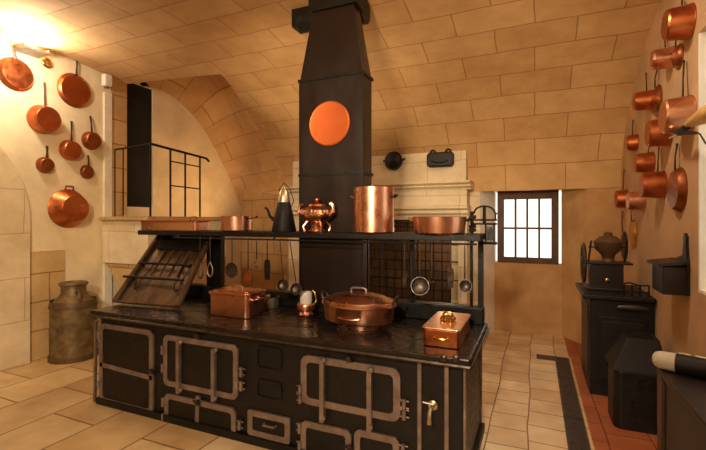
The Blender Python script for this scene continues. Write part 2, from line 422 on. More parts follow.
# stone quoins at the wall's end, low masonry, arch surround
bm = BM(); ya = at_x(111, 100, XL).y; box(bm, (XL, ya, 1.72), (XL+.02, D0, 3.66)); struct('trim_quoin', bm, M_wall)
yb = at_x(103, 100, XL).y; bm = BM(); box(bm, (XL, yb, 0), (XL+.035, ya-.01, 3.4)); struct('trim_pilaster', bm, M_white)
yd = at_x(27, 300, XL).y; ye = at_x(64, 300, XL).y
zd = at_x(28, 252, XL).z
bm = BM(); box(bm, (XL, yd, 0), (XL+.015, ye, zd)); struct('trim_dado', bm, M_wall)
bm = BM(); ycen = yd-1.02; R_ = 1.02
outer = [(yd, 0), (yd, 1.65)]+[(ycen+R_*math.cos(t*PI/24), 1.65+R_*1.12*math.sin(t*PI/24)) for t in range(1, 24)]+[(ycen-R_, 1.65), (ycen-R_, 0)]
inner = [(yd-.42, 0), (yd-.42, 1.65)]+[(ycen+(R_-.42)*math.cos(t*PI/24), 1.65+(R_-.42)*1.12*math.sin(t*PI/24)) for t in range(1, 24)]+[(ycen-R_+.42, 1.65), (ycen-R_+.42, 0)]
uvl = bm.loops.layers.uv.verify(); al = 0; xo = XL+.06
for i in range(len(outer)-1):
    o0, o1, i0, i1 = outer[i], outer[i+1], inner[i], inner[i+1]
    hexa(bm, [(XL, *o0), (XL, *o1), (XL, *i1), (XL, *i0)], [(xo, *o0), (xo, *o1), (xo, *i1), (xo, *i0)])
bmesh.ops.remove_doubles(bm, verts=bm.verts[:], dist=1e-5)
struct('trim_arch', bm, M_pale)
bm = BM(); prism(bm, inner, 'x', XL+.001, XL+.01); struct('door_2', bm, M_dwood)

# window in the niche
def window(name, x0, x1, z0, z1, y, nx, nz, m, fw=.075, bar=.018):
    bm = BM(); box(bm, (x0, y, z0), (x0+fw, y+.07, z1)); box(bm, (x1-fw, y, z0), (x1, y+.07, z1)); box(bm, (x0+fw, y, z0), (x1-fw, y+.07, z0+fw*.9)); box(bm, (x0+fw, y, z1-fw*1.5), (x1-fw, y+.07, z1))
    w = struct(name, bm, m)
    a0, a1, c0, c1 = x0+fw, x1-fw, z0+fw*.9, z1-fw*1.5
    bm = BM()
    for i in range(1, nx): xx = a0+(a1-a0)*i/nx; box(bm, (xx-bar/2, y+.02, c0), (xx+bar/2, y+.05, c1))
    for i in range(1, nz): zz = c0+(c1-c0)*i/nz; box(bm, (a0, y+.015, zz-bar/2), (a1, y+.055, zz+bar/2))
    obj('glazing_bars', bm, m, w)
    bm = BM(); box(bm, (a0, y+.033, c0), (a1, y+.037, c1)); obj('window_pane', bm, M_glass, w)
    return w
window('window_1', wl.x, wr.x, wr.z, wl.z, YN+.03, 4, 2, M_winw, fw=.095, bar=.03)
bm = BM()
x = XR+.24
box(bm, (x, W2a, W2z0+.02), (x+.06, W2a+.07, W2z1)); box(bm, (x, W2b-.09, W2z0+.02), (x+.06, W2b-.02, W2z1)); box(bm, (x, W2a, W2z1-.07), (x+.06, W2b-.02, W2z1)); box(bm, (x, W2a, W2z0+.02), (x+.06, W2b-.02, W2z0+.09))
w2 = struct('window_2', bm, M_white)
bm = BM(); box(bm, (x+.028, W2a+.07, W2z0+.09), (x+.032, W2b-.09, W2z1-.07)); obj('window_pane', bm, M_glass, w2)
bm = BM(); box(bm, (x+.01, (W2a+W2b)/2-.015, W2z0+.09), (x+.05, (W2a+W2b)/2+.015, W2z1-.07)); box(bm, (x+.01, W2a+.07, 2.0), (x+.05, W2b-.09, 2.03)); obj('glazing_bars', bm, M_white, w2)

# landing block
LX1, LY0, LY1, LZ = -4.5, 3.8, 5.25, 1.70
land = thing('stone_landing', 'pale stone stair landing block with railing, left of the black range', 'landing', ((XL+LX1)/2, (LY0+LY1)/2, 0))
land['kind'] = 'structure'
bm = BM(); box(bm, (XL+.036, LY0, 1.08), (LX1, LY1, LZ-.05)); obj('landing_block', bm, M_pale, land)
bm = BM(); prism(bm, [(XL+.036, 1.079), (LX1, 1.079), (LX1, 0), (LX1-.35, 0), (LX1-.4, .45), (LX1-.6, .8)], 'y', LY0+.04, LY1); obj('landing_support', bm, M_wall, land)
bm = BM(); box(bm, (XL+.036, LY0-.05, LZ-.05), (LX1+.05, LY1, LZ)); obj('landing_slab', bm, M_wall, land, bevel=.01)
rail = thing('iron_railing', 'black wrought iron handrail around the stone stair landing', 'railing', (LX1, LY0, LZ))
rt = at_x(121, 150, XL+.1); c0_ = Vector((-4.46, LY0, 2.62)); c1_ = Vector((-4.62, 4.95, 2.60)); c2_ = Vector((-5.18, LY0+.05, 2.60))
bm = BM(); tube(bm, [c2_, c0_], .012); tube(bm, [c0_, c1_], .017); tube(bm, [c1_, c1_+Vector((.03, .03, -.05))], .017); obj('handrail', bm, M_wrought, rail, smooth=True)
def onrail(u):
    a = at_x(u, 150, -4.5); f = (a.y-c0_.y)/(c1_.y-c0_.y); return c0_.lerp(c1_, f)
for p in (c0_, onrail(171), onrail(188), onrail(205)):
    bm = BM(); tube(bm, [(p.x, p.y, LZ), p], .013); obj('rail_post', bm, M_wrought, rail, smooth=True)
for p in (c2_, c2_+Vector((.16, 0, .01))):
    bm = BM(); tube(bm, [(p.x, p.y, LZ), p], .008); obj('rail_post', bm, M_wrought, rail, smooth=True)
bm = BM(); a, b_ = onrail(172), onrail(205)
for zz in (2.45, 2.12): tube(bm, [(a.x, a.y, zz), (b_.x, b_.y, zz)], .009)
obj('cross_rail', bm, M_wrought, rail, smooth=True)

# fireplace mantel
MX0, MX1, MY = -3.75, -.86, 5.86
fp = thing('stone_fireplace', 'pale stone fireplace mantel with moulded cornice behind the range', 'fireplace', ((MX0+MX1)/2, 6.03, 0))
bm = BM(); box(bm, (MX0+.05, MY+.1, 2.2), (MX1-.02, YB-.01, 2.63)); obj('overmantel', bm, M_pale, fp)
bm = BM()
pr = [(MY+.1, 2.2), (MY-.12, 2.19), (MY-.12, 2.165), (MY-.06, 2.14), (MY-.06, 2.12), (MY+.0, 2.09), (MY, 2.08), (YB-.01, 2.08), (YB-.01, 2.2)]
prism(bm, pr, 'x', MX0-.06, MX1+.06); obj('cornice', bm, M_pale, fp)
bm = BM(); box(bm, (MX0, MY+.02, 1.86), (MX1, YB-.01, 2.08)); obj('frieze', bm, M_pale, fp)
bm = BM(); prism(bm, [(MY+.02, 1.86), (MY-.06, 1.85), (MY-.06, 1.815), (MY-.01, 1.79), (MY-.01, 1.75), (MY+.04, 1.72), (MY+.06, 1.66), (YB-.01, 1.66), (YB-.01, 1.86)], 'x', MX0-.02, MX1+.02); obj('moulding', bm, M_pale, fp)
for xa, xb in ((MX0, HX0), (HX1, MX1)):
    bm = BM(); box(bm, (xa, MY+.05, 0), (xb, YB-.01, 1.66)); obj('jamb', bm, M_pale, fp)
# iron grate standing in the hearth
gr = thing('iron_grate', 'tall black iron bar grate standing in the fireplace opening', 'grate', (-1.6, 6.1, 0))
g0, g1 = HX0+.5, HX1-.02; GY = 6.1
bm = BM()
for i in range(17): xx = g0+(g1-g0)*i/16; tube(bm, [(xx, GY, 0), (xx, GY, 1.62)], .009, 6)
obj('upright_bars', bm, M_wrought, gr)
bm = BM()
for zz in (.06, .45, .78, 1.05, 1.3, 1.55): tube(bm, [(g0, GY-.015, zz), (g1, GY-.015, zz)], .009, 6)
obj('cross_bars', bm, M_wrought, gr)
# two dark objects hung on the overmantel
c = at_y(394, 161, MY+.09)
t = thing('iron_pot', 'round black iron pot hung flat on the overmantel, left of the oblong mould', 'pot', c)
bm = BM(); lathe(bm, [(0, .0), (.135, 0), (.14, .03), (.12, .07), (.06, .09), (.025, .1), (.02, .12), (0, .122)], c, (0,-1,0)); obj('pot_body', bm, M_iron, t, smooth=True)
bm = BM(); tube(bm, [c+Vector((.13, -.04, .0)), c+Vector((.165, -.04, .01)), c+Vector((.18, -.04, .03))], .014); tube(bm, [c+Vector((-.13, -.04, 0)), c+Vector((-.155, -.04, .0))], .014); obj('lug', bm, M_iron, t, smooth=True)
c = at_y(441, 160, MY+.09)
t = thing('iron_baking_mould', 'oblong black iron mould with two ears hung on the overmantel', 'mould', c)
bm = BM(); hw, hh = .19, .105
poly = [(c.x+sx*(hw-.05)+.05*math.cos(a), c.z+sz*(hh-.05)+.05*math.sin(a)) for sx, sz, a0 in ((1,1,0),(-1,1,90),(-1,-1,180),(1,-1,270)) for a in [math.radians(a0+k*22.5) for k in range(5)]]
prism(bm, poly, 'y', c.y-.09, c.y); obj('mould_body', bm, M_iron, t, bevel=.02)
bm = BM()
for s in (-1, 1): tube(bm, arc((c.x+s*.11, c.z+hh), .035, 0, 180, 8, 'xz', c.y-.04), .013)
tube(bm, arc((c.x, c.z), .12, 200, 340, 10, 'xz', c.y-.1, ry=.05), .01)
obj('ear', bm, M_iron, t, smooth=True)

# ================================================================ THE RANGE
SX0, SX1, SY0, SY1, SZ = -3.62, -.36, 2.5, 3.42, .85
st = thing('cast_iron_range', 'long black cast iron kitchen range with steel trimmed oven doors', 'stove', ((SX0+SX1)/2, (SY0+SY1)/2, 0))
bm = BM(); box(bm, (SX0+.03, SY0+.03, .06), (SX1-.03, SY1, SZ-.045)); obj('range_body', bm, M_iron, st, bevel=.006)
bm = BM(); box(bm, (SX0, SY0, 0), (SX1, SY1, .06)); obj('plinth', bm, M_iron, st, bevel=.008)
bm = BM(); box(bm, (SX0-.02, SY0-.04, SZ-.045), (SX1+.02, SY1, SZ)); obj('hot_plate', bm, M_irontop, st, bevel=.01)
bm = BM(); tube(bm, [(SX0-.02, SY0-.045, SZ-.045), (SX1+.02, SY0-.045, SZ-.045), (SX1+.025, SY0-.03, SZ-.045), (SX1+.025, SY1, SZ-.045)], .011); obj('edge_bar', bm, M_steel2, st, smooth=True)
bm = BM()
for r_, cx, cy in ((.17, -2.8, 2.92), (.13, -2.25, 3.0), (.18, -1.3, 2.95), (.13, -.8, 2.85)):
    lathe(bm, [(r_, 0), (r_, .003), (r_-.008, .003), (r_-.008, 0)], (cx, cy, SZ), close=True)
obj('ring_plate', bm, M_steel2, st)
bm = BM(); box(bm, (SX0+.05, 3.3, SZ), (SX1, SY1, SZ+.13)); obj('back_ledge', bm, M_iron, st, bevel=.01)
FY = SY0+.03
def bar(bm, u0, v0, u1, v1, w=.032, d=.018, y=FY):
    """flat strip on the range front between two points"""
    p, q = at_y(u0, v0, y), at_y(u1, v1, y); dd = (q-p); dd.y = 0; dd.normalize(); n = Vector((-dd.z, 0, dd.x))*w/2
    p = p-dd*w/2; q = q+dd*w/2
    pts = [p-n, q-n, q+n, p+n]; prism(bm, [(v.x, v.z) for v in pts], 'y', y-d, y+.004)
def rframe(bm, u0, v0, u1, v1, v2, v3, w=.032, d=.018, r=.05, y=FY):
    """rounded frame: left edge u0 from v0 to v3, right edge u1 from v1 to v2"""
    a, b_, c, e = at_y(u0, v0, y), at_y(u1, v1, y), at_y(u1, v2, y), at_y(u0, v3, y)
    x0, x1 = a.x, b_.x; z1, z0 = (a.z+b_.z)/2, (c.z+e.z)/2
    def rr(x0, x1, z0, z1, r):
        o = []
        for cx, cz, a0 in ((x1-r, z1-r, 0), (x0+r, z1-r, 90), (x0+r, z0+r, 180), (x1-r, z0+r, 270)):
            for k in range(7): t = math.radians(a0+15*k); o.append((cx+r*math.cos(t), cz+r*math.sin(t)))
        return o
    O = rr(x0, x1, z0, z1, r); I = rr(x0+w, x1-w, z0+w, z1-w, max(.012, r-w*.6)); n = len(O)
    vs = [[bm.verts.new((p[0], yy, p[1])) for p in ring] for ring, yy in ((O, y+.002), (O, y-d), (I, y-d), (I, y+.002))]
    for A, B in zip(vs, vs[1:]):
        for k in range(n): bm.faces.new((A[k], A[(k+1)%n], B[(k+1)%n], B[k]))
    return x0, x1, z0, z1
def oven(name, spec, mid=None, bars=(), hinge=None, latch=None, w=.042, r=.06):
    bm = BM(); fr = BM(); x0, x1, z0, z1 = rframe(fr, *spec, w=w, r=r)
    box(bm, (x0+.01, FY-.012, z0+.01), (x1-.01, FY+.002, z1-.01)); d = obj(name, bm, M_iron, st, bevel=.004)
    if mid: bar(fr, *mid, w=w*.9)
    obj('trim_frame', fr, M_steel, d)
    for b4 in bars:
        hb = BM(); bar(hb, *b4, w=.032, d=.04); p = at_y(b4[0], b4[1], FY-.04); 
        lathe(hb, [(.018, 0), (.018, .012), (.01, .02), (0, .02)], p, (0,-1,0), 12)
        q = at_y(b4[2], b4[3], FY-.04); lathe(hb, [(.014, 0), (.014, .012), (0, .014)], q, (0,-1,0), 12)
        obj('strap_handle', hb, M_steel, d)
    if hinge:
        for hu, hv in hinge:
            hb = BM(); p = at_y(hu, hv, FY-.02); tube(hb, [p-Vector((0,0,.035)), p+Vector((0,0,.035))], .014)
            for dz in (-.022, .022): tube(hb, [p+Vector((-.03,.008,dz)), p+Vector((.03,.008,dz))], .006, 6)
            obj('hinge', hb, M_steel, d)
    if latch:
        hb = BM(); p = at_y(latch[0], latch[1], FY-.02); tube(hb, [p-Vector((.05,0,0)), p+Vector((.03,-.02,0))], [.008, .014]); lathe(hb, [(.02,0),(.02,.02),(0,.028)], p, (0,-1,0), 12)
        obj('latch', hb, M_steel2, d, smooth=True)
    return d
oven('oven_door', (101, 321, 154.5, 332, 414, 401), mid=(103, 364, 152, 377), hinge=((98.5, 335),(98.5, 385)), latch=(152, 371), r=.06)
oven('oven_door', (165, 333, 239, 346, 400, 384), bars=((181, 342, 181, 390), (216, 350, 216, 398)), hinge=((162.5, 350),(162.5, 368),(241, 372),(241, 386)), latch=(198, 336), r=.05)
oven('ash_door', (166, 392, 237, 408, 439, 422), mid=(199, 398, 198, 430), hinge=((163, 402),(163,418),(239.5, 425)), latch=(198, 402), r=.05)
oven('fire_door', (302, 353, 401, 369, 421, 403), bars=((324, 360, 324, 418), (371, 370, 371, 427)), hinge=((300, 390),(300, 398),(404, 405),(404, 414)), latch=(349, 359), r=.06, w=.046)
oven('lower_door', (302, 420, 352, 429, 470, 460), hinge=((299.5, 428),(299.5,446)), latch=(350, 447), r=.045)
oven('lower_door', (355, 429, 400, 436, 478, 470), hinge=((403, 450),), r=.045)
d = oven('drawer', (249, 409, 291, 417, 443, 434), r=.02)
bm = BM(); p = at_y(269, 426, FY-.03); tube(bm, [p+Vector((-.05,.02,0)), p+Vector((-.045,-.01,0)), p+Vector((.045,-.01,0)), p+Vector((.05,.02,0))], .008); obj('drawer_pull', bm, M_steel, d, smooth=True)
for sp in ((257, 345, 282, 349, 372, 368), (257, 378, 282, 383, 402, 397)):
    bm = BM(); rframe(bm, *sp, w=.014, d=.01, r=.03); obj('vent_panel', bm, M_iron, st)
# vertical trims on the front
for u0, v0, u1, v1 in ((96.5, 322, 95.5, 400), (420, 357, 420, 470), (447, 362, 447, 480)):
    bm = BM(); bar(bm, u0, v0, u1, v1, w=.024, d=.016); obj('upright_trim', bm, M_steel, st)
for yy in (SY0+.05, SY1-.03):
    bm = BM(); box(bm, (SX1-.03, yy-.014, .07), (SX1-.018, yy+.014, SZ-.06)); obj('upright_trim', bm, M_steel, st)
bm = BM(); bar(bm, 420, 357, 462, 361, w=.02, d=.014); obj('top_trim', bm, M_steel2, st)
# water tap on the boiler end
p = at_y(433, 405, FY-.01)
tp = BM(); lathe(tp, [(.03, 0), (.03, .008), (.014, .015), (.014, .05), (0, .05)], p, (0,-1,0), 16)
tube(tp, [p+Vector((0,-.045,0)), p+Vector((0,-.075,0)), p+Vector((0,-.09,-.015)), p+Vector((0,-.092,-.055)), p+Vector((0,-.092,-.075))], [.012,.012,.012,.013,.016])
tube(tp, [p+Vector((0,-.07,.01)), p+Vector((0,-.07,.035))], .008); tube(tp, [p+Vector((-.045,-.07,.038)), p+Vector((.02,-.07,.034))], .006)
obj('water_tap', tp, M_tin, st, smooth=True)
# handles at the plate's near right corner
bm = BM(); 
for u in (444, 456): p = at_y(u, 358, SY0-.045); lathe(bm, [(.02, 0), (.022, .015), (0, .03)], p, (0,-1,0), 12)
obj('knob', bm, M_steel2, st, smooth=True)
# black hood column
CX0, CX1, CY0, CY1 = -1.915, -1.31, 3.2, 3.41
hood = thing('flue_column', 'tall dark sheet iron flue column rising from the range to the vault', 'flue', ((CX0+CX1)/2, 3.3, SZ))
Z1, Z2 = 2.885, 3.5
bm = BM(); box(bm, (CX0, CY0, SZ), (CX1, 3.299, 1.49)); box(bm, (CX0, CY0, 1.49), (CX1, CY1, Z1)); 
for xx in (CX0, CX1-.015): pass
obj('flue_shaft', bm, M_hood, hood, bevel=.006)
bm = BM(); tx0, tx1 = at_y(313, 10, 3.26).x, at_y(352, 10, 3.26).x
hexa(bm, [(CX0, CY0, Z1), (CX1, CY0, Z1), (CX1, CY1, Z1), (CX0, CY1, Z1)], [(tx0, CY0+.05, Z2), (tx1+.02, CY0+.05, Z2), (tx1+.02, CY1-.02, Z2), (tx0, CY1-.02, Z2)]); obj('flue_taper', bm, M_hood, hood, bevel=.006)
bm = BM()
for zz, e in ((Z1, .012), (2.05, .01)): box(bm, (CX0-e, CY0-e, zz-.012), (CX1+e, CY1+e, zz+.012))
for xx in (CX0-.004, CX1-.012): box(bm, (xx, CY0-.006, SZ+.02), (xx+.016, CY0+.01, Z1))
obj('riveted_band', bm, M_iron, hood)
bm = BM(); box(bm, (tx0-.03, CY0+.03, Z2), (tx1+.05, CY1, Z2+.21)); obj('flue_collar', bm, M_iron, hood)
bm = BM(); p0 = at_y(297, 10, 3.55); p1 = at_y(312, 10, 3.55)
box(bm, (p0.x, 3.45, 3.52), (p1.x+.05, 3.62, 3.69)); tube(bm, [(p1.x-.1, 3.53, 3.6), (at_y(366, 10, 3.53).x, 3.53, 3.56)], .11, 20); obj('side_duct', bm, M_iron, hood, smooth=True)
c = at_y(330, 124, CY0-.004)
bm = BM(); lathe(bm, [(0, 0), (.185, 0), (.192, .008), (.192, .022), (.183, .03), (.17, .026), (0, .03)], c, (0,-1,0), 48)
tag(settle(obj('copper_disc', bm, M_disc, smooth=True)), 'flat round orange copper disc mounted high on the flue column', 'disc')
# shelf over the plate
HZ = 1.55; SHX0, SHX1 = at_y(146, 226, 3.1).x, at_y(482, 237, 3.1).x
sh = thing('iron_shelf', 'long black iron shelf above the range carrying copper pots', 'shelf', ((SHX0+SHX1)/2, 3.2, SZ+.13))
bm = BM(); box(bm, (SHX0, 3.0, HZ-.045), (SHX1, CY0-.013, HZ)); box(bm, (SHX0, CY0-.013, HZ-.045), (CX0-.012, SY1, HZ)); box(bm, (CX1+.012, CY0-.013, HZ-.045), (SHX1, SY1, HZ)); obj('shelf_board', bm, M_iron, sh, bevel=.004)
bm = BM(); tube(bm, [(SHX0+.5, 2.985, HZ-.065), (SHX1-.02, 2.985, HZ-.065)], .007); 
for k in range(6): x = SHX0+.55+k*(SHX1-SHX0-.6)/5; tube(bm, [(x, 2.985, HZ-.065), (x, 3.02, HZ-.04)], .007, 6)
obj('hanging_rail', bm, M_iron, sh, smooth=True)
zl = SZ+.13
for xa, xb in ((SHX1-.06, SHX1-.02), (SHX1-.12, SHX1-.1)):
    bm = BM(); box(bm, (xa, 3.36, zl), (xb, 3.4, HZ-.045)); obj('shelf_post', bm, M_iron, sh)
xa = at_y(208, 260, 3.36).x; xb = at_y(222, 260, 3.36).x
bm = BM(); box(bm, (xa, 3.34, zl), (xb, 3.4, HZ-.045)); obj('shelf_post', bm, M_iron, sh)
xa = at_y(364, 260, 3.36).x
bm = BM(); box(bm, (xa, 3.37, zl), (xa+.035, 3.4, HZ-.045)); obj('shelf_post', bm, M_steel2, sh)
xb = at_y(412, 260, 3.36).x
bm = BM(); box(bm, (xb-.02, 3.37, zl), (xb+.02, 3.4, HZ-.045)); obj('shelf_post', bm, M_iron, sh)

# sloping plate warmer at the range's left end
pw = thing('sloping_rack', 'sloping browned iron rack with two cross rods on left end of the range', 'rack', (-3.2, 2.9, SZ))
A0, A1 = at_z(116, 303, SZ+.01), at_z(180, 308, SZ+.01)
B1 = at_y(213, 236, 3.3); B0 = at_y(163, 234, 3.3)
def sl(p, dz): return Vector((p.x, p.y-.0, p.z+dz))
bm = BM(); hexa(bm, [A0, A1, sl(B1, -.03), sl(B0, -.03)], [sl(A0, .02), sl(A1, .02), sl(B1, 0), sl(B0, 0)]); obj('slope_plate', bm, M_board, pw)
def onp(s, t, lift=.03):   # s across, t up the slope
    p = A0.lerp(A1, s).lerp(B0.lerp(B1, s), t); n = (A1-A0).cross(B0-A0).normalized(); n = n if n.z > 0 else -n
    return p+n*lift
bm = BM()
for s in (0, 1): tube(bm, [onp(s, 0), onp(s, 1)], .024, 8)
for s in (.3, .45, .6, .75): tube(bm, [onp(s, .38, .02), onp(s, .78, .02)], .011, 6)
tube(bm, [onp(0, 0), onp(1, 0)], .012); tube(bm, [onp(0, 1), onp(1, 1)], .022)
obj('side_rail', bm, M_board, pw, smooth=True)
for t_ in (.3, .5):
    bm = BM(); tube(bm, [onp(-.06 if t_ == .3 else .05, t_, .07), onp(.95, t_, .07)], .013)
    tube(bm, [onp(.1, t_, .07), onp(.1, t_-.02, .02)], .009); tube(bm, [onp(.9, t_, .07), onp(.9, t_-.02, .02)], .009); obj('cross_rod', bm, M_iron, pw, smooth=True)
for s in (.2, .85):
    bm = BM(); tube(bm, [onp(s-.03, .3, .06), onp(s-.05, .24, .04), onp(s, .17, .035), onp(s+.05, .2, .035), onp(s+.05, .26, .06), onp(s+.09, .5, .05)], .008); obj('hook', bm, M_steel2, pw, smooth=True)
bm = BM(); hexa(bm, [onp(.12,.74,.0), onp(.97,.74,.0), onp(.97,.97,.0), onp(.12,.97,.0)], [onp(.12,.74,.035), onp(.97,.74,.035), onp(.97,.97,.06), onp(.12,.97,.06)]); obj('top_housing', bm, M_wrought, pw, bevel=.012)

# ================================================================ POTS ON THE PLATE
def loop_handle(bm, p, q, out, r=.007, lift=.0):
    """bail from p to q bulging along `out`"""
    p, q, out = Vector(p), Vector(q), Vector(out)
    tube(bm, [p, p+out*.8, p.lerp(q, .2)+out, p.lerp(q, .8)+out, q+out*.8, q], r)
# rectangular casserole
c = at_z(231.5, 316, SZ); c.y += .08
W_, D_, Hh = .20, .13, .18
t = thing('copper_casserole', 'rectangular lidded copper casserole on the range beside the sloping rack', 'casserole', (c.x, c.y, SZ))
def rrect(cx, cy, w, d, r):
    return [(cx+sx*(w-r)+r*math.cos(math.radians(a0+18*k)), cy+sy*(d-r)+r*math.sin(math.radians(a0+18*k))) for sx, sy, a0 in ((1,1,0),(-1,1,90),(-1,-1,180),(1,-1,270)) for k in range(6)]
bm = BM(); prism(bm, rrect(c.x, c.y, W_, D_, .035), 'z', SZ+.002, SZ+Hh); obj('pan_body', bm, M_copper, t, bevel=.006)
bm = BM(); prism(bm, rrect(c.x, c.y, W_+.012, D_+.012, .04), 'z', SZ+Hh, SZ+Hh+.025); prism(bm, rrect(c.x, c.y, W_-.02, D_-.02, .03), 'z', SZ+Hh+.025, SZ+Hh+.035); lid = obj('lid', bm, M_copper, t, bevel=.006)
bm = BM(); loop_handle(bm, (c.x-.05, c.y, SZ+Hh+.03), (c.x+.05, c.y, SZ+Hh+.03), (0, 0, .035)); obj('lid_handle', bm, M_copper, lid, smooth=True)
bm = BM()
for s in (-1, 1): loop_handle(bm, (c.x+s*W_, c.y-.05, SZ+.14), (c.x+s*W_, c.y+.05, SZ+.14), (s*.035, 0, .01))
obj('side_handle', bm, M_copper, t, smooth=True)
# shallow saucepan behind it
c = at_z(262, 309, SZ); t = thing('small_saucepan', 'small round saucepan tucked behind the rectangular copper casserole', 'saucepan', (c.x, c.y+.1, SZ))
bm = BM(); o = (c.x, c.y+.1, SZ+.002); lathe(bm, [(0,0),(.095,0),(.1,.01),(.1,.09),(.104,.095),(.096,.095),(.094,.012),(0,.01)], o); obj('pan_body', bm, M_tin, t, smooth=True)
bm = BM(); tube(bm, [Vector(o)+Vector((.098,0,.08)), Vector(o)+Vector((.19,0,.1))], [.009, .007], flat=.5); obj('handle', bm, M_iron, t, smooth=True)
# white jar in a copper stand
c = at_z(306, 315, SZ)
t = thing('copper_warmer', 'small copper warmer holding a white ceramic jar, left of the big oval pan', 'warmer', (c.x, c.y, SZ))
bm = BM(); lathe(bm, [(0,0),(.06,0),(.063,.01),(.05,.03),(.075,.05),(.078,.085),(.07,.1),(.03,.1),(0,.1)], (c.x, c.y, SZ+.002), seg=28); obj('warmer_body', bm, M_copper, t, smooth=True)
bm = BM(); lathe(bm, [(0,.1),(.05,.1),(.052,.11),(.052,.18),(.045,.195),(.042,.195),(.042,.12),(0,.12)], (c.x, c.y, SZ+.002), seg=24); obj('ceramic_jar', bm, M_ceramic, t, smooth=True)
bm = BM(); tube(bm, [(c.x+.07, c.y, SZ+.09), (c.x+.1, c.y, SZ+.13), (c.x+.085, c.y, SZ+.2), (c.x+.06, c.y, SZ+.215)], .007); obj('handle', bm, M_brass, t, smooth=True)
# big oval lidded pan on a low trivet
c = at_z(355, 329, SZ); c.y += .07; R1 = .275
t = thing('copper_braising_pan', 'large oval copper pan with domed lid on a round foot ring, middle of the range', 'pan', (c.x, c.y, SZ))
o = Vector((c.x, c.y, SZ+.045))
bm = BM(); lathe(bm, [(0,0),(R1-.04,0),(R1-.015,.012),(R1-.008,.03),(R1,.12),(R1+.006,.125),(0,.125)], o, seg=56, sy=.72); obj('pan_body', bm, M_copper, t, smooth=True)
bm = BM(); lathe(bm, [(0,.123),(R1+.012,.123),(R1+.016,.13),(R1+.01,.162),(R1-.005,.168),(R1-.03,.172),(R1-.08,.196),(.1,.212),(0,.216)], o, seg=56, sy=.72); lid = obj('lid', bm, M_copper, t, smooth=True)
bm = BM(); loop_handle(bm, o+Vector((-.06,0,.208)), o+Vector((.06,0,.208)), (0,0,.04), .009); obj('lid_handle', bm, M_steel, lid, smooth=True)
for s in (-1, 1):
    bm = BM(); loop_handle(bm, o+Vector((s*(R1-.02), -.04, .1)), o+Vector((s*(R1-.02), .04, .1)), (s*.045, 0, .1), .008); obj('side_handle', bm, M_steel2, t, smooth=True)
bm = BM(); tube(bm, [o+Vector((R1*.72*math.sin(a)*1.0*1.0, -R1*.72*math.cos(a)-.006, .08-.03*math.cos(a*1.6))) for a in [math.radians(k) for k in range(-24, 25, 6)]], .006); obj('front_bail', bm, M_copper, t, smooth=True)
bm = BM(); lathe(bm, [(.15,.0),(.162,.0),(.17,.043),(.155,.043)], (c.x, c.y, SZ+.001), seg=40, sy=.72, close=True)
obj('foot_ring', bm, M_copper, t, smooth=True)
# rectangular lidded box pan, front right corner
x0, x1, y0, y1 = -.655, -.43, 2.62, 3.1
t = thing('copper_terrine', 'rectangular copper terrine with brass lid handle on right corner of the range', 'terrine', ((x0+x1)/2, (y0+y1)/2, SZ))
bm = BM(); prism(bm, rrect((x0+x1)/2, (y0+y1)/2, (x1-x0)/2, (y1-y0)/2, .02), 'z', SZ+.002, SZ+.11); obj('pan_body', bm, M_copper2, t, bevel=.005)
bm = BM(); prism(bm, rrect((x0+x1)/2, (y0+y1)/2, (x1-x0)/2+.01, (y1-y0)/2+.01, .025), 'z', SZ+.11, SZ+.123); lid = obj('lid', bm, M_copper, t, bevel=.005)
bm = BM(); cx, cy = (x0+x1)/2, (y0+y1)/2
for k in range(7): a = k*2*PI/7; lathe(bm, [(0,0),(.02,.004),(.018,.02),(0,.028)], (cx+.035*math.cos(a), cy+.045*math.sin(a), SZ+.123), seg=10)
loop_handle(bm, (cx-.03, cy, SZ+.125), (cx+.03, cy, SZ+.125), (0,0,.05), .008); obj('lid_handle', bm, M_brass, lid, smooth=True)
bm = BM()
for yy, s in ((y0, -1), (y1, 1)): loop_handle(bm, (cx-.04, yy, SZ+.06), (cx+.04, yy, SZ+.06), (0, s*.025, 0), .006)
obj('side_handle', bm, M_brass, t, smooth=True)
# small dark iron plate and spoon lying on the hot plate
c = at_z(300, 326, SZ); bm = BM(); tube(bm, [c+Vector((-.18,0,.008)), c+Vector((.02,.0,.008)), c+Vector((.1,.03,.008))], [.006,.006,.012], flat=.5)
tag(settle(obj('poker', bm, M_iron, smooth=True)), 'thin black iron poker lying on the plate before the small warmer', 'poker')

# ================================================================ POTS ON THE SHELF
SY = 3.12
def shelfpt(u): p = at_y(u, 230, SY); return Vector((p.x, SY, HZ))
# long copper pan at the left end
a, b_ = shelfpt(148), shelfpt(203)
t = thing('copper_fish_kettle', 'long low rectangular copper fish kettle at left end of the shelf', 'fish kettle', ((a.x+b_.x)/2, SY, HZ))
bm = BM(); prism(bm, rrect((a.x+b_.x)/2, SY, (b_.x-a.x)/2, .1, .03), 'z', HZ+.001, HZ+.085); obj('pan_body', bm, M_copper, t, bevel=.004)
bm = BM(); prism(bm, rrect((a.x+b_.x)/2, SY, (b_.x-a.x)/2+.01, .11, .035), 'z', HZ+.085, HZ+.1); lid = obj('lid', bm, M_copper2, t, bevel=.004)
bm = BM(); loop_handle(bm, (b_.x-.16, SY, HZ+.1), (b_.x-.08, SY, HZ+.1), (0,0,.035), .007); obj('lid_handle', bm, M_brass, lid, smooth=True)
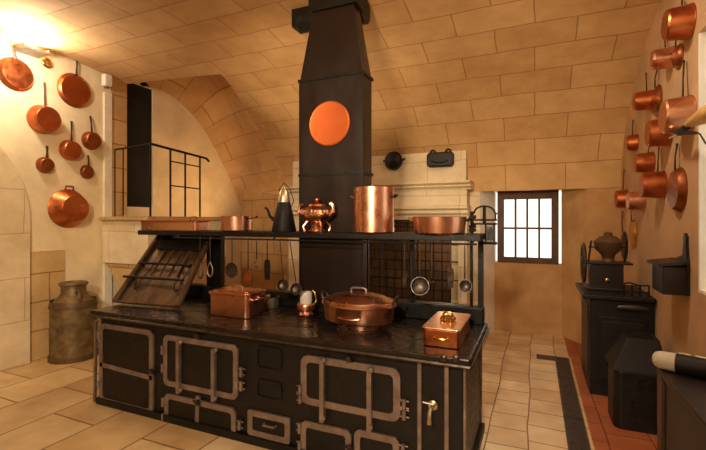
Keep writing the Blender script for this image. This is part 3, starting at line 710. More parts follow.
# round saucepans
def saucepan(name, label, u0, u1, h, m, hand=None, y=SY, loops=False, group=None, flare=1.0, lid=None):
    a, b_ = at_y(u0, 230, y), at_y(u1, 230, y); r = (b_.x-a.x)/2*.95; cx = (a.x+b_.x)/2
    t = thing(name, label, 'saucepan' if hand else 'pot', (cx, y, HZ), group)
    bm = BM(); lathe(bm, [(0,0),(r*flare-.01,0),(r*flare,.01),(r,h),(r+.004,h+.003),(r-.004,h+.003),(r*flare-.006,.012),(0,.01)], (cx, y, HZ+.001), seg=44); obj('pan_body', bm, m, t, smooth=True)
    if hand:
        bm = BM(); tube(bm, [(cx+r-.005, y, HZ+h-.02), (cx+r+.08, y-.01, HZ+h-.01), (cx+r+hand, y-.02, HZ+h)], [.012,.009,.011], flat=.45, up=(0,0,1)); obj('handle', bm, M_iron, t, smooth=True)
    if loops:
        for s in (-1, 1):
            bm = BM(); loop_handle(bm, (cx+s*r, y-.03, HZ+h*.78), (cx+s*r, y+.03, HZ+h*.78), (s*.03, 0, .02), .008); obj('side_handle', bm, M_iron if s > 0 else M_brass, t, smooth=True)
    if lid:
        bm = BM(); lathe(bm, [(0,h+.003),(r+.006,h+.003),(r+.006,h+.01),(r*.5,h+.02),(0,h+.022)], (cx, y, HZ+.001), seg=44); obj('lid', bm, m, t, smooth=True)
    return t
saucepan('copper_saucepan', 'small copper saucepan with a dark handle on the shelf beside the black kettle', 224, 250, .135, M_copper, hand=.1)
saucepan('copper_stockpot', 'tall cylindrical copper stockpot on the shelf right of the flue column', 354.5, 394, .36, M_copper, loops=True)
saucepan('copper_saute_pan', 'wide low copper saute pan at the right end of the shelf', 412, 468, .125, M_copper, loops=True, flare=.93)
# black conical kettle
p = shelfpt(284); kh = .24
t = thing('black_coffee_pot', 'black tapering coffee pot on the shelf left of flue, pale cone above imitating lit wall', 'coffee pot', p)
bm = BM(); lathe(bm, [(0,0),(.105,0),(.108,.01),(.08,.15),(.055,.255),(.052,.26),(0,.26)], p+Vector((0,0,.001)), seg=32); obj('pot_body', bm, M_wrought, t, smooth=True)
bm = BM(); lathe(bm, [(.053,.26),(.05,.3),(.036,.36),(.014,.385),(.012,.4),(0,.405)], p, seg=28); obj('lid', bm, M_tin, t, smooth=True)  # pale cone stands in for the brightly lit wall behind the pot
bm = BM(); tube(bm, [p+Vector((-.1,0,.1)), p+Vector((-.15,0,.14)), p+Vector((-.175,0,.2)), p+Vector((-.2,0,.215))], [.018,.013,.01,.01]); obj('spout', bm, M_wrought, t, smooth=True)
bm = BM(); tube(bm, [p+Vector((.065,0,.2)), p+Vector((.1,0,.27)), p+Vector((.06,0,.38)), p+Vector((0,0,.43)), p+Vector((-.045,0,.38)), p+Vector((-.065,0,.22))], .004); obj('bail_handle', bm, M_wrought, t, smooth=True)
# ornate copper urn
p = shelfpt(317)
t = thing('copper_kettle', 'ornate bulbous copper kettle on shelf in front of the flue column', 'kettle', p)
p = p+Vector((0,0,.001))
bm = BM(); lathe(bm, [(0,0),(.075,0),(.08,.01),(.055,.03),(.06,.06),(.085,.09),(.13,.12),(.145,.15),(.135,.185),(.1,.21),(.07,.22),(0,.222)], p, seg=40); obj('kettle_body', bm, M_copper, t, smooth=True)
bm = BM(); lathe(bm, [(.075,.22),(.07,.235),(.03,.25),(.012,.258),(.02,.27),(.018,.285),(0,.295)], p, seg=28); obj('lid', bm, M_copper2, t, smooth=True)
bm = BM()
for k in range(10):
    a = k*2*PI/10; lathe(bm, [(0,-.028),(.022,-.018),(.028,0),(.02,.02),(0,.03)], p+Vector((.125*math.cos(a), .125*math.sin(a), .165)), seg=10)
obj('boss', bm, M_copper, t, smooth=True)
bm = BM(); tube(bm, [p+Vector((.12,-.02,.14)), p+Vector((.17,-.03,.17)), p+Vector((.165,-.03,.22)), p+Vector((.14,-.03,.24))], [.022,.016,.014,.018]); tube(bm, [p+Vector((-.12,-.02,.14)), p+Vector((-.165,-.03,.17)), p+Vector((-.15,-.03,.23)), p+Vector((-.12,-.03,.235))], .012); obj('spout', bm, M_copper, t, smooth=True)
bm = BM()
for sx, sy in ((-1,-1),(1,-1),(1,1),(-1,1)): tube(bm, [p+Vector((sx*.055,sy*.055,.1)), p+Vector((sx*.085,sy*.085,.05)), p+Vector((sx*.075,sy*.075,.008))], [.012,.009,.013])
obj('claw_foot', bm, M_copper, t, smooth=True)
# iron frame standing at the shelf's right end
p = shelfpt(478); p.y = 3.3; c0_ = at_y(484, 240, 3.3)
t = thing('iron_trivet_rack', 'arched black iron rack hanging off the right end of the shelf', 'rack', (c0_.x, 3.3, HZ))
xa, xb = at_y(472, 220, 3.3).x, at_y(497, 220, 3.3).x; xm = (xa+xb)/2; zt, zb = at_y(484, 214, 3.3).z, at_y(484, 243, 3.3).z
bm = BM(); tube(bm, [(xa, 3.3, zt)]+[(xm+(.075)*math.cos(a), 3.3, zt+.01+.05*math.sin(a)) for a in [PI-k*PI/8 for k in range(9)]]+[(xb, 3.3, zt)], .007)
tube(bm, [(xm, 3.3, zt+.065), (xm, 3.3, zt-.07)], .012); obj('arch', bm, M_wrought, t, smooth=True)
bm = BM()
for dz in (-.045, -.075): tube(bm, [(xa, 3.3, zt+dz), (xb, 3.3, zt+dz)], .007)
tube(bm, [(xb-.01, 3.3, zt-.0), (xb-.01, 3.3, zt-.045)], .006); tube(bm, [(xm-.01, 3.3, zb), (xb, 3.3, zb)], .011); tube(bm, [(xm+.01, 3.3, zt-.07), (xm+.01, 3.3, zb)], .006); tube(bm, [(xb-.02, 3.3, zt-.07), (xb-.02, 3.3, zb)], .006)
obj('frame_rods', bm, M_wrought, t, smooth=True)
bm = BM(); box(bm, (xm+.02, 3.28, zb+.02), (xb-.03, 3.32, zt-.1)); obj('weight', bm, M_iron, t)
bm = BM()
for zz in (zt-.03, zt-.1, zt-.13): tube(bm, [(xa-.02, 3.3, zz), (xa+.03, 3.3, zz+.01)], .014, 8)
tube(bm, [(xa, 3.3, zt+.02), (xa, 3.3, HZ+.001)], .013); obj('pivot', bm, M_wrought, t, smooth=True)

# ================================================================ UTENSILS ON THE RAIL
UY = 2.975; ZR = HZ-.075
G = 'utensils hanging under the range shelf'
def utensil(name, label, cat, u, ve, kind, r=.04, m=None, m2=None, tilt=0.):
    top = at_y(u, 240, UY); top.z = ZR; e = at_y(u+tilt, ve, UY)
    m = m or M_steel2; t = thing(name, label, cat, (top.x, UY, e.z), G)
    hm = BM(); tube(hm, [top+Vector((.0,.012,.006)), top+Vector((0,-.0,.022)), top+Vector((0,-.014,.008)), top+Vector((0,-.012,-.02)), Vector((e.x, UY-.012, e.z+r))], [.003,.003,.003,.005,.006], 6)
    obj('handle', hm, M_steel2 if m is not M_wrought else M_wrought, t, smooth=True)
    bm = BM(); c = Vector((e.x, UY-.012, e.z))
    if kind == 'disc':
        lathe(bm, [(0,0),(r*.7,.0),(r,.008),(r,.012),(r*.7,.005),(0,.005)], c+Vector((0,.0,0)), (0,-1,.0), 28); nm = 'skimmer_disc'
    elif kind == 'ladle':
        lathe(bm, [(0,.0),(r*.5,.004),(r*.87,.022),(r,.05),(r-.004,.05),(r*.8,.024),(0,.006)], c+Vector((0,.03,0)), (.15,-1,.25), 28); nm = 'bowl'
    elif kind == 'blade':
        prism(bm, [(c.x-.4*r, c.z+1.6*r), (c.x+.4*r, c.z+1.6*r), (c.x+r*.55, c.z+.6*r), (c.x+r*.4, c.z-1.5*r), (c.x-.4*r, c.z-1.5*r), (c.x-.55*r, c.z+.6*r)], 'y', c.y-.004, c.y+.004); nm = 'blade'
    elif kind == 'brush':
        prism(bm, [(c.x-.3*r, c.z+1.3*r), (c.x+.3*r, c.z+1.3*r), (c.x+r, c.z-.2*r), (c.x+r*.9, c.z-1.3*r), (c.x-.9*r, c.z-1.3*r), (c.x-r, c.z-.2*r)], 'y', c.y-.008, c.y+.008); nm = 'flat_head'
    elif kind == 'hook':
        tube(bm, arc((c.x, c.z), r*.6, 90, 330, 12, 'xz', c.y), .005, 6); nm = 'hook_end'
    elif kind == 'tongs':
        for s in (-1, 1): tube(bm, [c+Vector((0,0,r)), c+Vector((s*.03,0,-.0)), c+Vector((s*.028,0,-.05)), c+Vector((s*.004,0,-.08))], [.005,.005,.008,.008], 6)
        nm = 'jaw'
    obj(nm, bm, m2 or m, t, smooth=kind in ('ladle','disc','hook','tongs'))
    return t
utensil('fire_tongs', 'steel tongs hanging beside the sloping rack, leftmost on the rail', 'tongs', 201, 270, 'tongs', .06)
utensil('fire_tongs', 'dark steel tongs hanging just right of the leftmost pair', 'tongs', 211, 268, 'tongs', .06, m2=M_steel)
utensil('skimmer', 'round dark skimmer hanging above the rectangular copper casserole', 'skimmer', 233, 270, 'disc', .068, m2=M_steel2)
utensil('copper_spatula', 'flat copper headed spatula hanging right of the round skimmer', 'spatula', 249, 276, 'brush', .04, m2=M_copper2)
utensil('meat_hook', 'thin steel hook hanging between copper spatula and black spatula', 'hook', 257.5, 264, 'hook', .04)
utensil('iron_spatula', 'long black iron spatula hanging left of the two ladles', 'spatula', 268, 270, 'blade', .055, m=M_wrought)
utensil('ladle', 'steel ladle hanging near the flue, left one of a close pair', 'ladle', 281, 286, 'ladle', .05, tilt=3)
utensil('ladle', 'steel ladle hanging near the flue, right one of a close pair', 'ladle', 291, 290, 'ladle', .05, tilt=6)
utensil('iron_spit', 'thin iron rod with small hook hanging right of the tall stockpot', 'rod', 383, 283, 'hook', .02, m=M_wrought)
utensil('steel_spatula', 'long narrow steel spatula hanging left of the large ladle', 'spatula', 405, 280, 'blade', .03)
utensil('large_ladle', 'large shiny ladle hanging below the wide saute pan', 'ladle', 420, 287, 'ladle', .066)
utensil('carving_fork', 'thin steel hooked fork hanging right of the large ladle', 'fork', 432, 280, 'hook', .03)
utensil('wide_spatula', 'broad dark steel spatula hanging second from right end of the rail', 'spatula', 451, 278, 'blade', .045)
utensil('small_ladle', 'small dark ladle hanging at the right end of the rail', 'ladle', 465, 287, 'ladle', .045)

# ================================================================ COPPER ON THE LEFT WALL
def wallpan(name, label, cat, u, v, rpx, depth, hv=None, hu=None, side='L', m=None, group=None, flare=.9, hmat=None, ring=False, dome=False, sz=1.0, face='bottom', hw=.013):
    """pan hung on a side wall, its base turned to the room; (hu, hv) = top of the handle in the photo"""
    wx = XL if side == 'L' else XR; s = 1 if side == 'L' else -1
    c = at_x(u, v, wx+s*depth*.6); r = rpx*px(c)*(1.1 if side == 'R' else 1.04)
    c.x = wx+s*.001
    t = thing(name, label, cat, (c.x, c.y, c.z-r), group); m = m or M_copper2
    if dome: prof = [(0,.004),(r-.004,.004),(r,0),(r+.004,.004),(r*.96,depth*.4),(r*.7,depth*.85),(r*.3,depth),(0,depth)]
    else: prof = [(0,.004),(r-.006,.004),(r-.006,0),(r+.004,0),(r+.004,.006),(r,.008),(r*flare,depth-.012),(r*flare-.012,depth),(0,depth)]
    if face == 'inside': prof = [(0,.004),(r*flare-.01,0),(r*flare,.01),(r,depth),(r+.006,depth+.002),(r-.004,depth),(r*flare-.006,.014),(0,.012)]
    bm = BM(); lathe(bm, prof, c, (s, 0, 0), 40); obj('pan_body', bm, m, t, smooth=True)
    if hv is not None:
        hx = wx+s*.018
        e = at_x(hu, hv, hx); st_ = Vector((hx, c.y+(e.y-c.y)*.25, c.z+r-.004)); bm = BM()
        mid_ = st_.lerp(e, .5)+Vector((s*.012, 0, 0))
        tube(bm, [st_+Vector((s*min(.02, depth*.3),0,-.015)), mid_, e], [hw*1.2, hw*.8, hw], 8, flat=.4, up=(1,0,0))
        tube(bm, arc((e.y, e.z), .012, 0, 360, 10, 'yz', e.x), .004, 6)
        obj('handle', bm, hmat or M_steel2, t, smooth=True)
    if ring:
        bm = BM(); tube(bm, [(c.x+s*.02, c.y-.05, c.z+r-.01), (c.x+s*.03, c.y-.045, c.z+r+.04), (c.x+s*.03, c.y+.045, c.z+r+.04), (c.x+s*.02, c.y+.05, c.z+r-.01)], .009); obj('ring_handle', bm, M_copperd, t, smooth=True)
    return t
GL = 'copper pans on the left wall'
wallpan('copper_frying_pan', 'large shallow copper frying pan high at the far left edge of the left wall', 'pan', 17, 74, 15.5, .05, 42, 11, m=M_copper2, group=GL, hmat=M_steel, hw=.018)
wallpan('copper_saucepan', 'deep copper saucepan with pale handle, below and between the two big frying pans', 'saucepan', 46.5, 119, 13.5, .14, 83, 44, m=M_copper2, group=GL, hmat=M_steel, flare=.86, hw=.017)
wallpan('copper_frying_pan', 'large flat copper frying pan highest beside the small wall box', 'pan', 75.5, 90.5, 16, .035, 60, 77, m=M_copper2, group=GL)
wallpan('copper_saucepan', 'mid-sized copper saucepan hanging below the right large frying pan', 'saucepan', 72, 150, 9.5, .09, 122, 71.5, m=M_copper2, group=GL)
wallpan('copper_saucepan', 'brassy copper saucepan hanging farthest right on the left wall', 'saucepan', 93, 140.5, 8.5, .09, 117, 90.5, m=M_copperd, group=GL)
wallpan('copper_saucepan', 'small dark copper saucepan hanging left of the mid-sized one, lowest at left', 'saucepan', 46.5, 165, 7.5, .07, 147, 47, m=M_copperd, group=GL)
wallpan('small_copper_pan', 'smallest dull copper pan hanging just above the big basin', 'pan', 88, 172, 6.5, .04, 156, 88, m=M_copperd, group=GL)
wallpan('copper_basin', 'big deep copper basin with ring handle above the milk can', 'basin', 73, 208.5, 18.5, .16, m=M_copper2, group=GL, flare=.72, ring=True)
c = at_x(46, 63, XL+.01); bm = BM(); lathe(bm, [(.035,0),(.055,.004),(.06,.02),(.045,.03),(.03,.028),(.03,0)], c, (1,0,0), 24, close=True)
t = thing('brass_mould', 'small round pale brass mould hanging between the frying pans high on left wall', 'mould', (c.x, c.y, c.z-.06)); obj('mould_ring', bm, M_brass, t, smooth=True)
bm = BM(); tube(bm, [c+Vector((.005,0,.055)), c+Vector((.005,-.003,.2))], .003, 6); lathe(bm, [(0,.0),(.018,.01),(0,.03)], c, (1,0,0), 12); obj('hanging_cord', bm, M_steel, t, smooth=True)
c = at_x(104.5, 81, XL+.036); t = thing('wall_bell_box', 'small white box with bracket high on the left wall corner', 'box', (c.x, c.y, c.z-.08))
bm = BM(); box(bm, (c.x, c.y-.05, c.z-.08), (c.x+.09, c.y+.05, c.z+.08)); obj('box_body', bm, M_white, t, bevel=.01)
bm = BM(); box(bm, (c.x, c.y-.05, c.z+.13), (c.x+.04, c.y+.03, c.z+.15)); tube(bm, [(c.x+.02, c.y, c.z+.08), (c.x+.02, c.y, c.z+.14)], .008); lathe(bm, [(.03,-.1),(.03,-.08),(0,-.08)], (c.x+.04, c.y, c.z), seg=12); obj('bracket', bm, M_steel, t)
# lamp box near the top of the left wall
c = at_x(32, 40, XL+.12); c.z = 3.6
t = thing('wall_uplight', 'small flat uplight box high on the left wall lighting the vault', 'lamp', (c.x, c.y, c.z))
bm = BM(); box(bm, (XL, c.y-.13, c.z-.03), (XL+.22, c.y+.13, c.z+.0)); 
for s in (-1, 1): box(bm, (XL, c.y+s*.13-.006, c.z), (XL+.22, c.y+s*.13+.006, c.z+.03))
obj('lamp_housing', bm, M_steel, t)
bm = BM(); tube(bm, [(XL+.11, c.y-.1, c.z+.02), (XL+.11, c.y+.1, c.z+.02)], .01); obj('lamp_tube', bm, mat('glowing lamp tube', 'fff0d0', emit=('ffe2b0', 30.)), t)
UPL = Vector((XL+.12, c.y, c.z+.045))

# milk can
c = at_z(71, 359, 0); r = .25; c += Vector((-.03,.05,0))
t = thing('milk_can', 'tall weathered metal milk can on the floor left of the range', 'milk can', c)
bm = BM(); lathe(bm, [(0,0),(r,0),(r,.045),(r-.01,.05),(r-.01,.61),(r-.005,.615),(r-.005,.64),(r-.03,.67),(r-.1,.75),(r-.12,.78),(r-.12,.88),(0,.88)], c+Vector((0,0,.001)), seg=40); obj('can_body', bm, M_can, t, smooth=True)
bm = BM(); lathe(bm, [(r+.005,0),(r+.005,.055),(r-.005,.06),(r-.005,0)], c+Vector((0,0,.001)), seg=40, close=True); lathe(bm, [(r-.012,.7),(r,.625),(r,.64),(r-.012,.645)], c, seg=40, close=True); obj('hoop', bm, M_canrust, t, smooth=True)
bm = BM(); lathe(bm, [(0,.88),(r-.1,.875),(r-.095,.89),(r-.11,.91),(.1,.915),(.09,.9),(0,.9)], c, seg=36); obj('lid', bm, M_can, t, smooth=True)
for ang in (-20, 160):
    a = math.radians(ang); d = Vector((math.cos(a), math.sin(a), 0)); bm = BM(); tube(bm, [c+d*(r-.11)+Vector((0,0,.8)), c+d*(r-.02)+Vector((0,0,.83)), c+d*(r+.01)+Vector((0,0,.76)), c+d*(r-.03)+Vector((0,0,.67))], .012); obj('can_handle', bm, M_can, t, smooth=True)

# ================================================================ COPPER ON THE RIGHT WALL
GR = 'copper pans on the right wall'
R = dict(side='R', group=GR)
wallpan('copper_stewpan', 'largest bright red copper stewpan, topmost on the right wall', 'pan', 675, 24, 15, .15, 2, 682, m=M_copper2, hmat=M_iron, **R)
wallpan('copper_saucepan', 'medium shiny copper saucepan just below the topmost stewpan', 'saucepan', 660, 59, 9.5, .14, 40, 665, m=M_copper, hmat=M_iron, **R)
wallpan('dark_skillet', 'small dark skillet hanging right behind the second saucepan from the top', 'skillet', 677, 57, 11, .03, 38, 678, m=M_copperd, hmat=M_iron, **R)
wallpan('copper_saucepan', 'copper saucepan beside the vault edge, left of the long dark skillet', 'saucepan', 641.5, 101, 9, .15, 74, 646, m=M_copper2, hmat=M_iron, **R)
wallpan('dark_skillet', 'dark oval skillet hanging between two copper pans in the upper cluster', 'skillet', 656, 101, 14, .03, 70, 657, m=M_copperd, hmat=M_iron, **R)
wallpan('copper_stewpan', 'large glowing copper stewpan left of the tan pointed implement', 'pan', 673.5, 116, 17, .16, 62, 684, m=M_copper, hmat=M_iron, **R)
wallpan('copper_saucepan', 'wide red copper saucepan under the large glowing stewpan', 'saucepan', 656, 133, 13, .15, 112, 663, m=M_copper2, hmat=M_iron, **R)
wallpan('copper_saucepan', 'small copper saucepan hanging leftmost in the middle of the right wall', 'saucepan', 630.5, 143, 7.5, .1, 121, 633, m=M_copper2, hmat=M_iron, **R)
wallpan('copper_saucepan', 'copper saucepan with dark band above the big pale-rimmed pot', 'saucepan', 642, 163, 9.5, .14, 146, 650, m=M_copper2, hmat=M_iron, **R)
wallpan('copper_pot', 'big deep copper pot with pale tinned rim, lower middle of right wall', 'pot', 650, 185, 12.5, .16, 148, 659, m=M_copper2, hmat=M_iron, **R)
wallpan('black_frying_pan', 'dark oval frying pan with straight handle, nearest the window edge', 'frying pan', 675.5, 190, 20, .05, 145, 677, m=M_copperd, hmat=M_wrought, **R)
wallpan('copper_saucepan', 'copper saucepan lowest left on the right wall with long curved handle', 'saucepan', 620, 199, 8.5, .12, 170, 624, m=M_copper2, hmat=M_iron, **R)
wallpan('copper_saucepan', 'shiny copper saucepan hanging beside the lowest left one', 'saucepan', 634, 201, 9, .14, 180, 641, m=M_copper, hmat=M_iron, **R)
wallpan('brass_ladle', 'narrow shiny brass ladle hanging lowest, above the black cabinet', 'ladle', 632.5, 234, 13, .03, 205, 632, m=M_brass, hmat=M_iron, **R)
wallpan('iron_skimmer', 'long handled dark iron skimmer hanging behind the coffee mill', 'skimmer', 624, 246, 13, .02, 212, 623, m=M_iron, hmat=M_iron, **R)
# tan pointed implement with black tip (upper right edge)
a, b_ = at_x(706, 116, .9), at_x(687, 125, .88); t = thing('hand_bellows', 'golden tan tapering implement with black tip projecting at the right edge', 'bellows', (b_.x, b_.y, b_.z))
dv = (b_-a)
bm = BM(); tube(bm, [a-dv*.8, a-dv*.3, a, a.lerp(b_, .6), b_], [.045,.07,.062,.04,.018], 16, flat=.75); obj('bellows_body', bm, M_tan, t, smooth=True)
p = at_x(680, 132, .88); q = at_x(670, 138, .88); bm = BM(); tube(bm, [b_+Vector((0,0,-.01)), p+Vector((0,0,.0)), at_x(674, 132, .88)], [.022,.026,.01], 10); tube(bm, [p, at_x(697, 133, .88)], [.018,.008], 8); obj('black_nozzle', bm, M_wrought, t, smooth=True)
bm = BM(); tube(bm, [p+Vector((0,0,-.01)), q], [.012,.009], 8); obj('pale_tip', bm, M_tin, t, smooth=True)
bm = BM(); tube(bm, [at_x(697, 133, .88), at_x(700, 134, .88), at_x(706, 144, .88)], .005, 6); obj('wire_hook', bm, M_steel2, t, smooth=True)
bm = BM(); tube(bm, [a-dv*.3, Vector((XR, (a-dv*.3).y, a.z))], .008, 6); obj('wall_peg', bm, M_steel2, t, smooth=True)
# salt box on the wall
y0, y1 = 3.62, 3.92
t = thing('wooden_salt_box', 'dark wooden salt box with tall backboard hung on the right wall', 'box', (.89, 3.77, 1.12))
bm = BM(); box(bm, (.84, y0, 1.12), (XR-.02, y1, 1.32)); obj('box_body', bm, M_dwood, t, bevel=.006)
bm = BM(); hexa(bm, [(.81, y0-.02, 1.32), (XR-.02, y0-.02, 1.345), (XR-.02, y1+.02, 1.345), (.81, y1+.02, 1.32)], [(.81, y0-.02, 1.34), (XR-.02, y0-.02, 1.365), (XR-.02, y1+.02, 1.365), (.81, y1+.02, 1.34)]); obj('lid', bm, M_dwood, t)
bm = BM(); prism(bm, [(y0, 1.12), (y1, 1.12), (y1, 1.36), (3.72, 1.40), (3.70, 1.5), (3.71, 1.53), (3.68, 1.56), (3.645, 1.53), (3.65, 1.48), (3.63, 1.38), (y0, 1.36)], 'x', XR-.02, XR-.001); obj('backboard', bm, M_dwood, t)

# black cabinet against the right wall
KX0, KY0, KY1, KZ = .45, 4.5, 5.3, .95
t = thing('black_cabinet', 'black painted cabinet against the right wall carrying the coffee mill', 'cabinet', ((KX0+XR)/2, (KY0+KY1)/2, 0))
bm = BM(); box(bm, (KX0+.03, KY0+.03, .0), (XR-.01, KY1-.02, KZ-.04)); obj('cabinet_body', bm, M_iron, t, bevel=.008)
bm = BM(); box(bm, (KX0-.03, KY0-.03, KZ-.04), (XR-.005, KY1+.02, KZ)); obj('cabinet_top', bm, M_iron, t, bevel=.008)
bm = BM(); box(bm, (KX0+.09, KY0+.012, .12), (.93, KY0+.03, KZ-.2)); d = obj('cabinet_door', bm, M_iron, t, bevel=.006)
bm = BM(); box(bm, (KX0+.13, KY0+.006, .16), (.89, KY0+.014, KZ-.24)); obj('door_panel', bm, M_dwood, d, bevel=.004)
bm = BM(); box(bm, (KX0+.02, KY0+.12, .12), (KX0+.032, KY1-.1, KZ-.12)); obj('side_panel', bm, M_dwood, t, bevel=.004)
c = at_y(632, 308, KY0-.02); bm = BM(); lathe(bm, [(0,0),(.115,0),(.12,.012),(0,.03)], c, (0,-1,.0), 28, sx=1, sy=.22); obj('oval_plate', bm, M_steel2, t, smooth=True)
# coffee mill
p = at_z(607, 291, KZ); p = Vector((.66, 4.93, KZ)); 
t = thing('coffee_mill', 'dark iron coffee mill with big wheel on the black cabinet', 'coffee mill', p)
bm = BM(); box(bm, p+Vector((-.11,-.1,.001)), p+Vector((.11,.1,.2))); box(bm, p+Vector((-.14,-.13,.001)), p+Vector((.14,.13,.02))); box(bm, p+Vector((-.15,-.12,.2)), p+Vector((.17,.12,.215))); obj('mill_box', bm, M_dwood, t, bevel=.005)
bm = BM(); lathe(bm, [(.05,.215),(.04,.24),(.05,.27),(.09,.31),(.1,.36),(.105,.37),(.06,.41),(.03,.42),(.03,.44),(0,.45)], p+Vector((.02,0,0)), seg=24); obj('hopper', bm, M_canrust, t, smooth=True)
wc = p+Vector((-.15,0,.2))
bm = BM(); tube(bm, [Vector((wc.x, wc.y+.15*math.cos(k*PI/14), wc.z+.15*math.sin(k*PI/14))) for k in range(29)], .012, 8)
for k in range(3): a = k*PI/3+.3; tube(bm, [wc+Vector((0,.15*math.cos(a),.15*math.sin(a))), wc-Vector((0,.15*math.cos(a),.15*math.sin(a)))], .007, 6)
tube(bm, [wc-Vector((.02,0,0)), wc+Vector((.05,0,0))], .012); obj('wheel', bm, M_steel2, t, smooth=True)
bm = BM()
for s in (-1, 1): tube(bm, [p+Vector((s*.12,-.05,.215)), p+Vector((s*.12+.02,-.05,.38))], .007, 6)
tube(bm, [p+Vector((-.12,-.05,.33)), p+Vector((.14,-.05,.33))], .006, 6); obj('brace', bm, M_wrought, t, smooth=True)
bm = BM(); tube(bm, [p+Vector((.11,-.05,.1)), p+Vector((.11,.05,.1))], .006); lathe(bm, [(.012,0),(.016,.015),(0,.025)], p+Vector((0,-.1,.08)), (0,-1,0), 12); obj('drawer_knob', bm, M_brass, t, smooth=True)
bpy.data.objects['coffee_mill'].scale = (1.3, 1.1, 1.3)
# low iron rack beside the mill
xa, xb = .78, .93; zz = KZ+.001; yy = 4.62
t = thing('iron_rest', 'low black iron rest with curved rail, right of the coffee mill', 'rest', (.84, 4.65, KZ))
xa, xb = at_y(624, 280, yy).x, at_y(649, 280, yy).x
bm = BM(); tube(bm, [(xa, yy, zz+.1), (xa+(xb-xa)*.25, yy, zz+.115), (xa+(xb-xa)*.6, yy, zz+.09), (xb, yy, zz+.095)], .008); tube(bm, [(xa, yy, zz+.03), (xb, yy, zz+.03)], .007); obj('curved_rail', bm, M_wrought, t, smooth=True)
bm = BM()
for f in (0, .33, .66, 1): x = xa+(xb-xa)*f; tube(bm, [(x, yy, zz+.006), (x, yy, zz+.095)], .007, 6); tube(bm, [(x, yy-.04, zz+.006), (x, yy+.06, zz+.006)], .006, 6)
obj('uprights', bm, M_wrought, t, smooth=True)
# coal bin in front of the cabinet
x0, x1, y0, y1 = .575, .93, 3.86, 4.2
t = thing('coal_bin', 'black coal bin with sloping lid on the floor before the cabinet', 'coal bin', ((x0+x1)/2, (y0+y1)/2, 0))
bm = BM(); prism(bm, rrect((x0+x1)/2, (y0+y1)/2, (x1-x0)/2, (y1-y0)/2, .06), 'z', .001, .46); obj('bin_body', bm, M_iron, t, bevel=.01)
bm = BM(); xm, ym = (x0+x1)/2, (y0+y1)/2
hexa(bm, [(x0-.02,y0-.02,.46),(x1+.01,y0-.02,.46),(x1+.01,y1+.02,.46),(x0-.02,y1+.02,.46)], [(xm-.06,ym-.03,.7),(x1-.02,ym-.03,.7),(x1-.02,y1,.7),(xm-.06,y1,.7)]); obj('bin_lid', bm, M_wrought, t, bevel=.01)
bm = BM(); loop_handle(bm, (xm, ym, .70), (xm+.1, ym, .70), (0,0,.03), .007); obj('lid_handle', bm, M_wrought, t, smooth=True)
# near worktop at the right edge
x0, x1, y0, y1, zt = .625, XR-.01, 1.2, 2.82, .84
t = thing('dark_worktable', 'dark wooden worktable cut off by the lower right edge', 'table', ((x0+x1)/2, (y0+y1)/2, 0))
bm = BM(); box(bm, (x0+.02, y0+.02, .06), (x1, y1-.02, zt-.04)); obj('table_body', bm, M_dwood, t, bevel=.006)
bm = BM(); box(bm, (x0, y0, zt-.04), (x1, y1, zt)); obj('table_top', bm, M_dwood, t, bevel=.008)
bm = BM(); box(bm, (x0+.004, y1-.08, .0), (x0+.03, y1-.0, zt-.04)); box(bm, (x0+.006, y0+.02, .0), (x0+.02, y1-.08, .1)); obj('corner_post', bm, M_board, t)
# roller lying on the worktable
a, b_ = Vector((.597, 2.77, zt+.051)), Vector((.985, 2.6, zt+.051))
t = thing('pale_roller', 'black roller with pale rounded end lying on the dark worktable', 'roller', (.75, 2.6, zt))
dv = (b_-a).normalized()
bm = BM(); tube(bm, [a-dv*.0, a+dv*.012, a+dv*.03, a+dv*.105], [.02,.038,.046,.05], 20); obj('roller_end', bm, M_cloth, t, smooth=True)
bm = BM(); tube(bm, [a+dv*.105, b_], .0505, 20); obj('roller_body', bm, M_wrought, t, smooth=True)
bm = BM()
for k in range(3): q = a+dv*(.14+.07*k)+Vector((0,0,.054)); tube(bm, [q-dv*.025, q+dv*.025], .006, 8)
obj('metal_fitting', bm, M_tin, t, smooth=True)
# drain grating in the floor
bm = BM(); box(bm, (.22, 1.0, 0), (.37, 5.6, .004)); box(bm, (.02, 5.42, 0), (.22, 5.6, .004)); d = struct('trim_drain', bm, M_drain)
bm = BM()
yy = 1.02
while yy < 5.58: box(bm, (.235, yy, .004), (.355, yy+.012, .007)); yy += .03
for yb_ in (1.9, 2.9, 3.9, 4.9): box(bm, (.22, yb_, .004), (.37, yb_+.012, .009))
obj('grating_slats', bm, M_steel2, d)
bm = BM(); box(bm, (.372, 1.0, 0), (.392, 5.6, .012)); struct('trim_kerb', bm, M_wall)

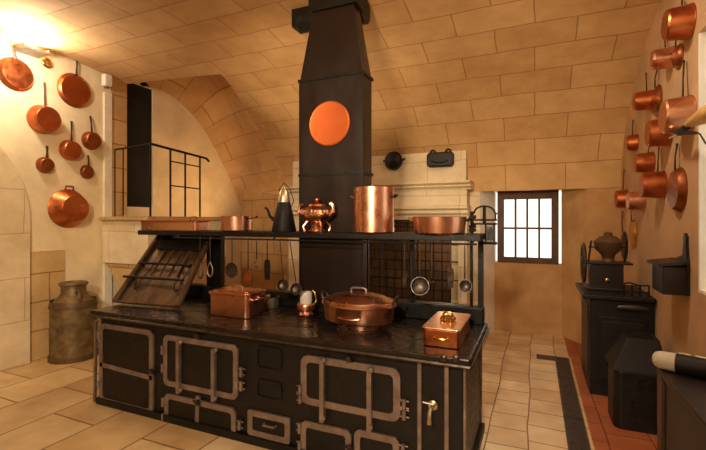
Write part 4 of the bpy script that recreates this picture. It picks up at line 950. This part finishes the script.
# ================================================================ LIGHT
def area(name, loc, target, size, power, col, sy=None):
    l = bpy.data.lights.new(name, 'AREA'); l.energy = power; l.color = col; l.size = size
    if sy: l.shape = 'RECTANGLE'; l.size_y = sy
    o = bpy.data.objects.new(name, l); C.objects.link(o); o.location = loc
    o.rotation_euler = (Vector(target)-Vector(loc)).to_track_quat('-Z', 'Y').to_euler(); return o
def point(name, loc, r, power, col):
    l = bpy.data.lights.new(name, 'POINT'); l.energy = power; l.color = col; l.shadow_soft_size = r
    o = bpy.data.objects.new(name, l); C.objects.link(o); o.location = loc; return o
def spot(name, loc, target, ang, power, col, r=.12, blend=.6):
    l = bpy.data.lights.new(name, 'SPOT'); l.energy = power; l.color = col; l.spot_size = math.radians(ang); l.spot_blend = blend; l.shadow_soft_size = r
    o = bpy.data.objects.new(name, l); C.objects.link(o); o.location = loc
    o.rotation_euler = (Vector(target)-Vector(loc)).to_track_quat('-Z', 'Y').to_euler(); return o
WARM = (1, .56, .24); WARM2 = (1, .76, .48); SOFT = (1, .83, .62)
area('lamp_uplight', UPL, UPL+Vector((.45,-.15,1)), .15, 45, (1, .88, .68), .25)
point('fill_uplight_spill', UPL+Vector((.35, -.3, -.25)), .08, 40, (1, .9, .74))  # added point light below the fixture, widens the uplight's glow
spot('fill_left_wall', (-2.4, .3, 3.1), (-5.4, 1.9, 1.7), 64, 300, (1, .74, .42), .15, .7)  # added spot out of view, brightens the left wall
spot('fill_vault', (-.7, -1.3, 2.3), (-1.0, 4.9, 3.4), 50, 900, WARM2, .3, .9)  # unseen spot added behind the camera to lift the vault
spot('fill_vault_back', (-2.5, 4.3, 1.2), (-2.5, 4.8, 3.5), 75, 110, WARM2, .2, .8)  # unseen spot added behind the range, throws light up the vault
spot('fill_front', (-.4, -1.7, 3.0), (-1.7, 2.2, .5), 70, 600, SOFT, .12, .6)  # added fill from behind the camera for range and floor
point('fill_highlight', (.35, 1.5, 3.35), .07, 26, SOFT)  # unseen point light added for glints on the copper, no fitting there
spot('lamp_landing', (-4.25, 5.6, 2.0), (-5.4, 5.5, 2.45), 110, 38, WARM, .06)
point('fill_hearth', (-1.25, 6.4, 1.5), .06, 9, WARM2)  # added light without a source, brightens the inside of the hearth
area('fill_aisle', (-.1, 3.2, 3.5), (-.15, 3.6, 0), .3, 26, SOFT)  # added overhead fill for the aisle floor, out of view
w = bpy.data.worlds.new('daylight'); scene.world = w; w.use_nodes = True
w.node_tree.nodes['Background'].inputs[0].default_value = (1, .95, .86, 1); w.node_tree.nodes['Background'].inputs[1].default_value = 1.7
vs = scene.view_settings; vs.view_transform = 'Standard'; vs.look = 'None'; vs.gamma = 1; vs.exposure = -.08; vs.use_curve_mapping = False
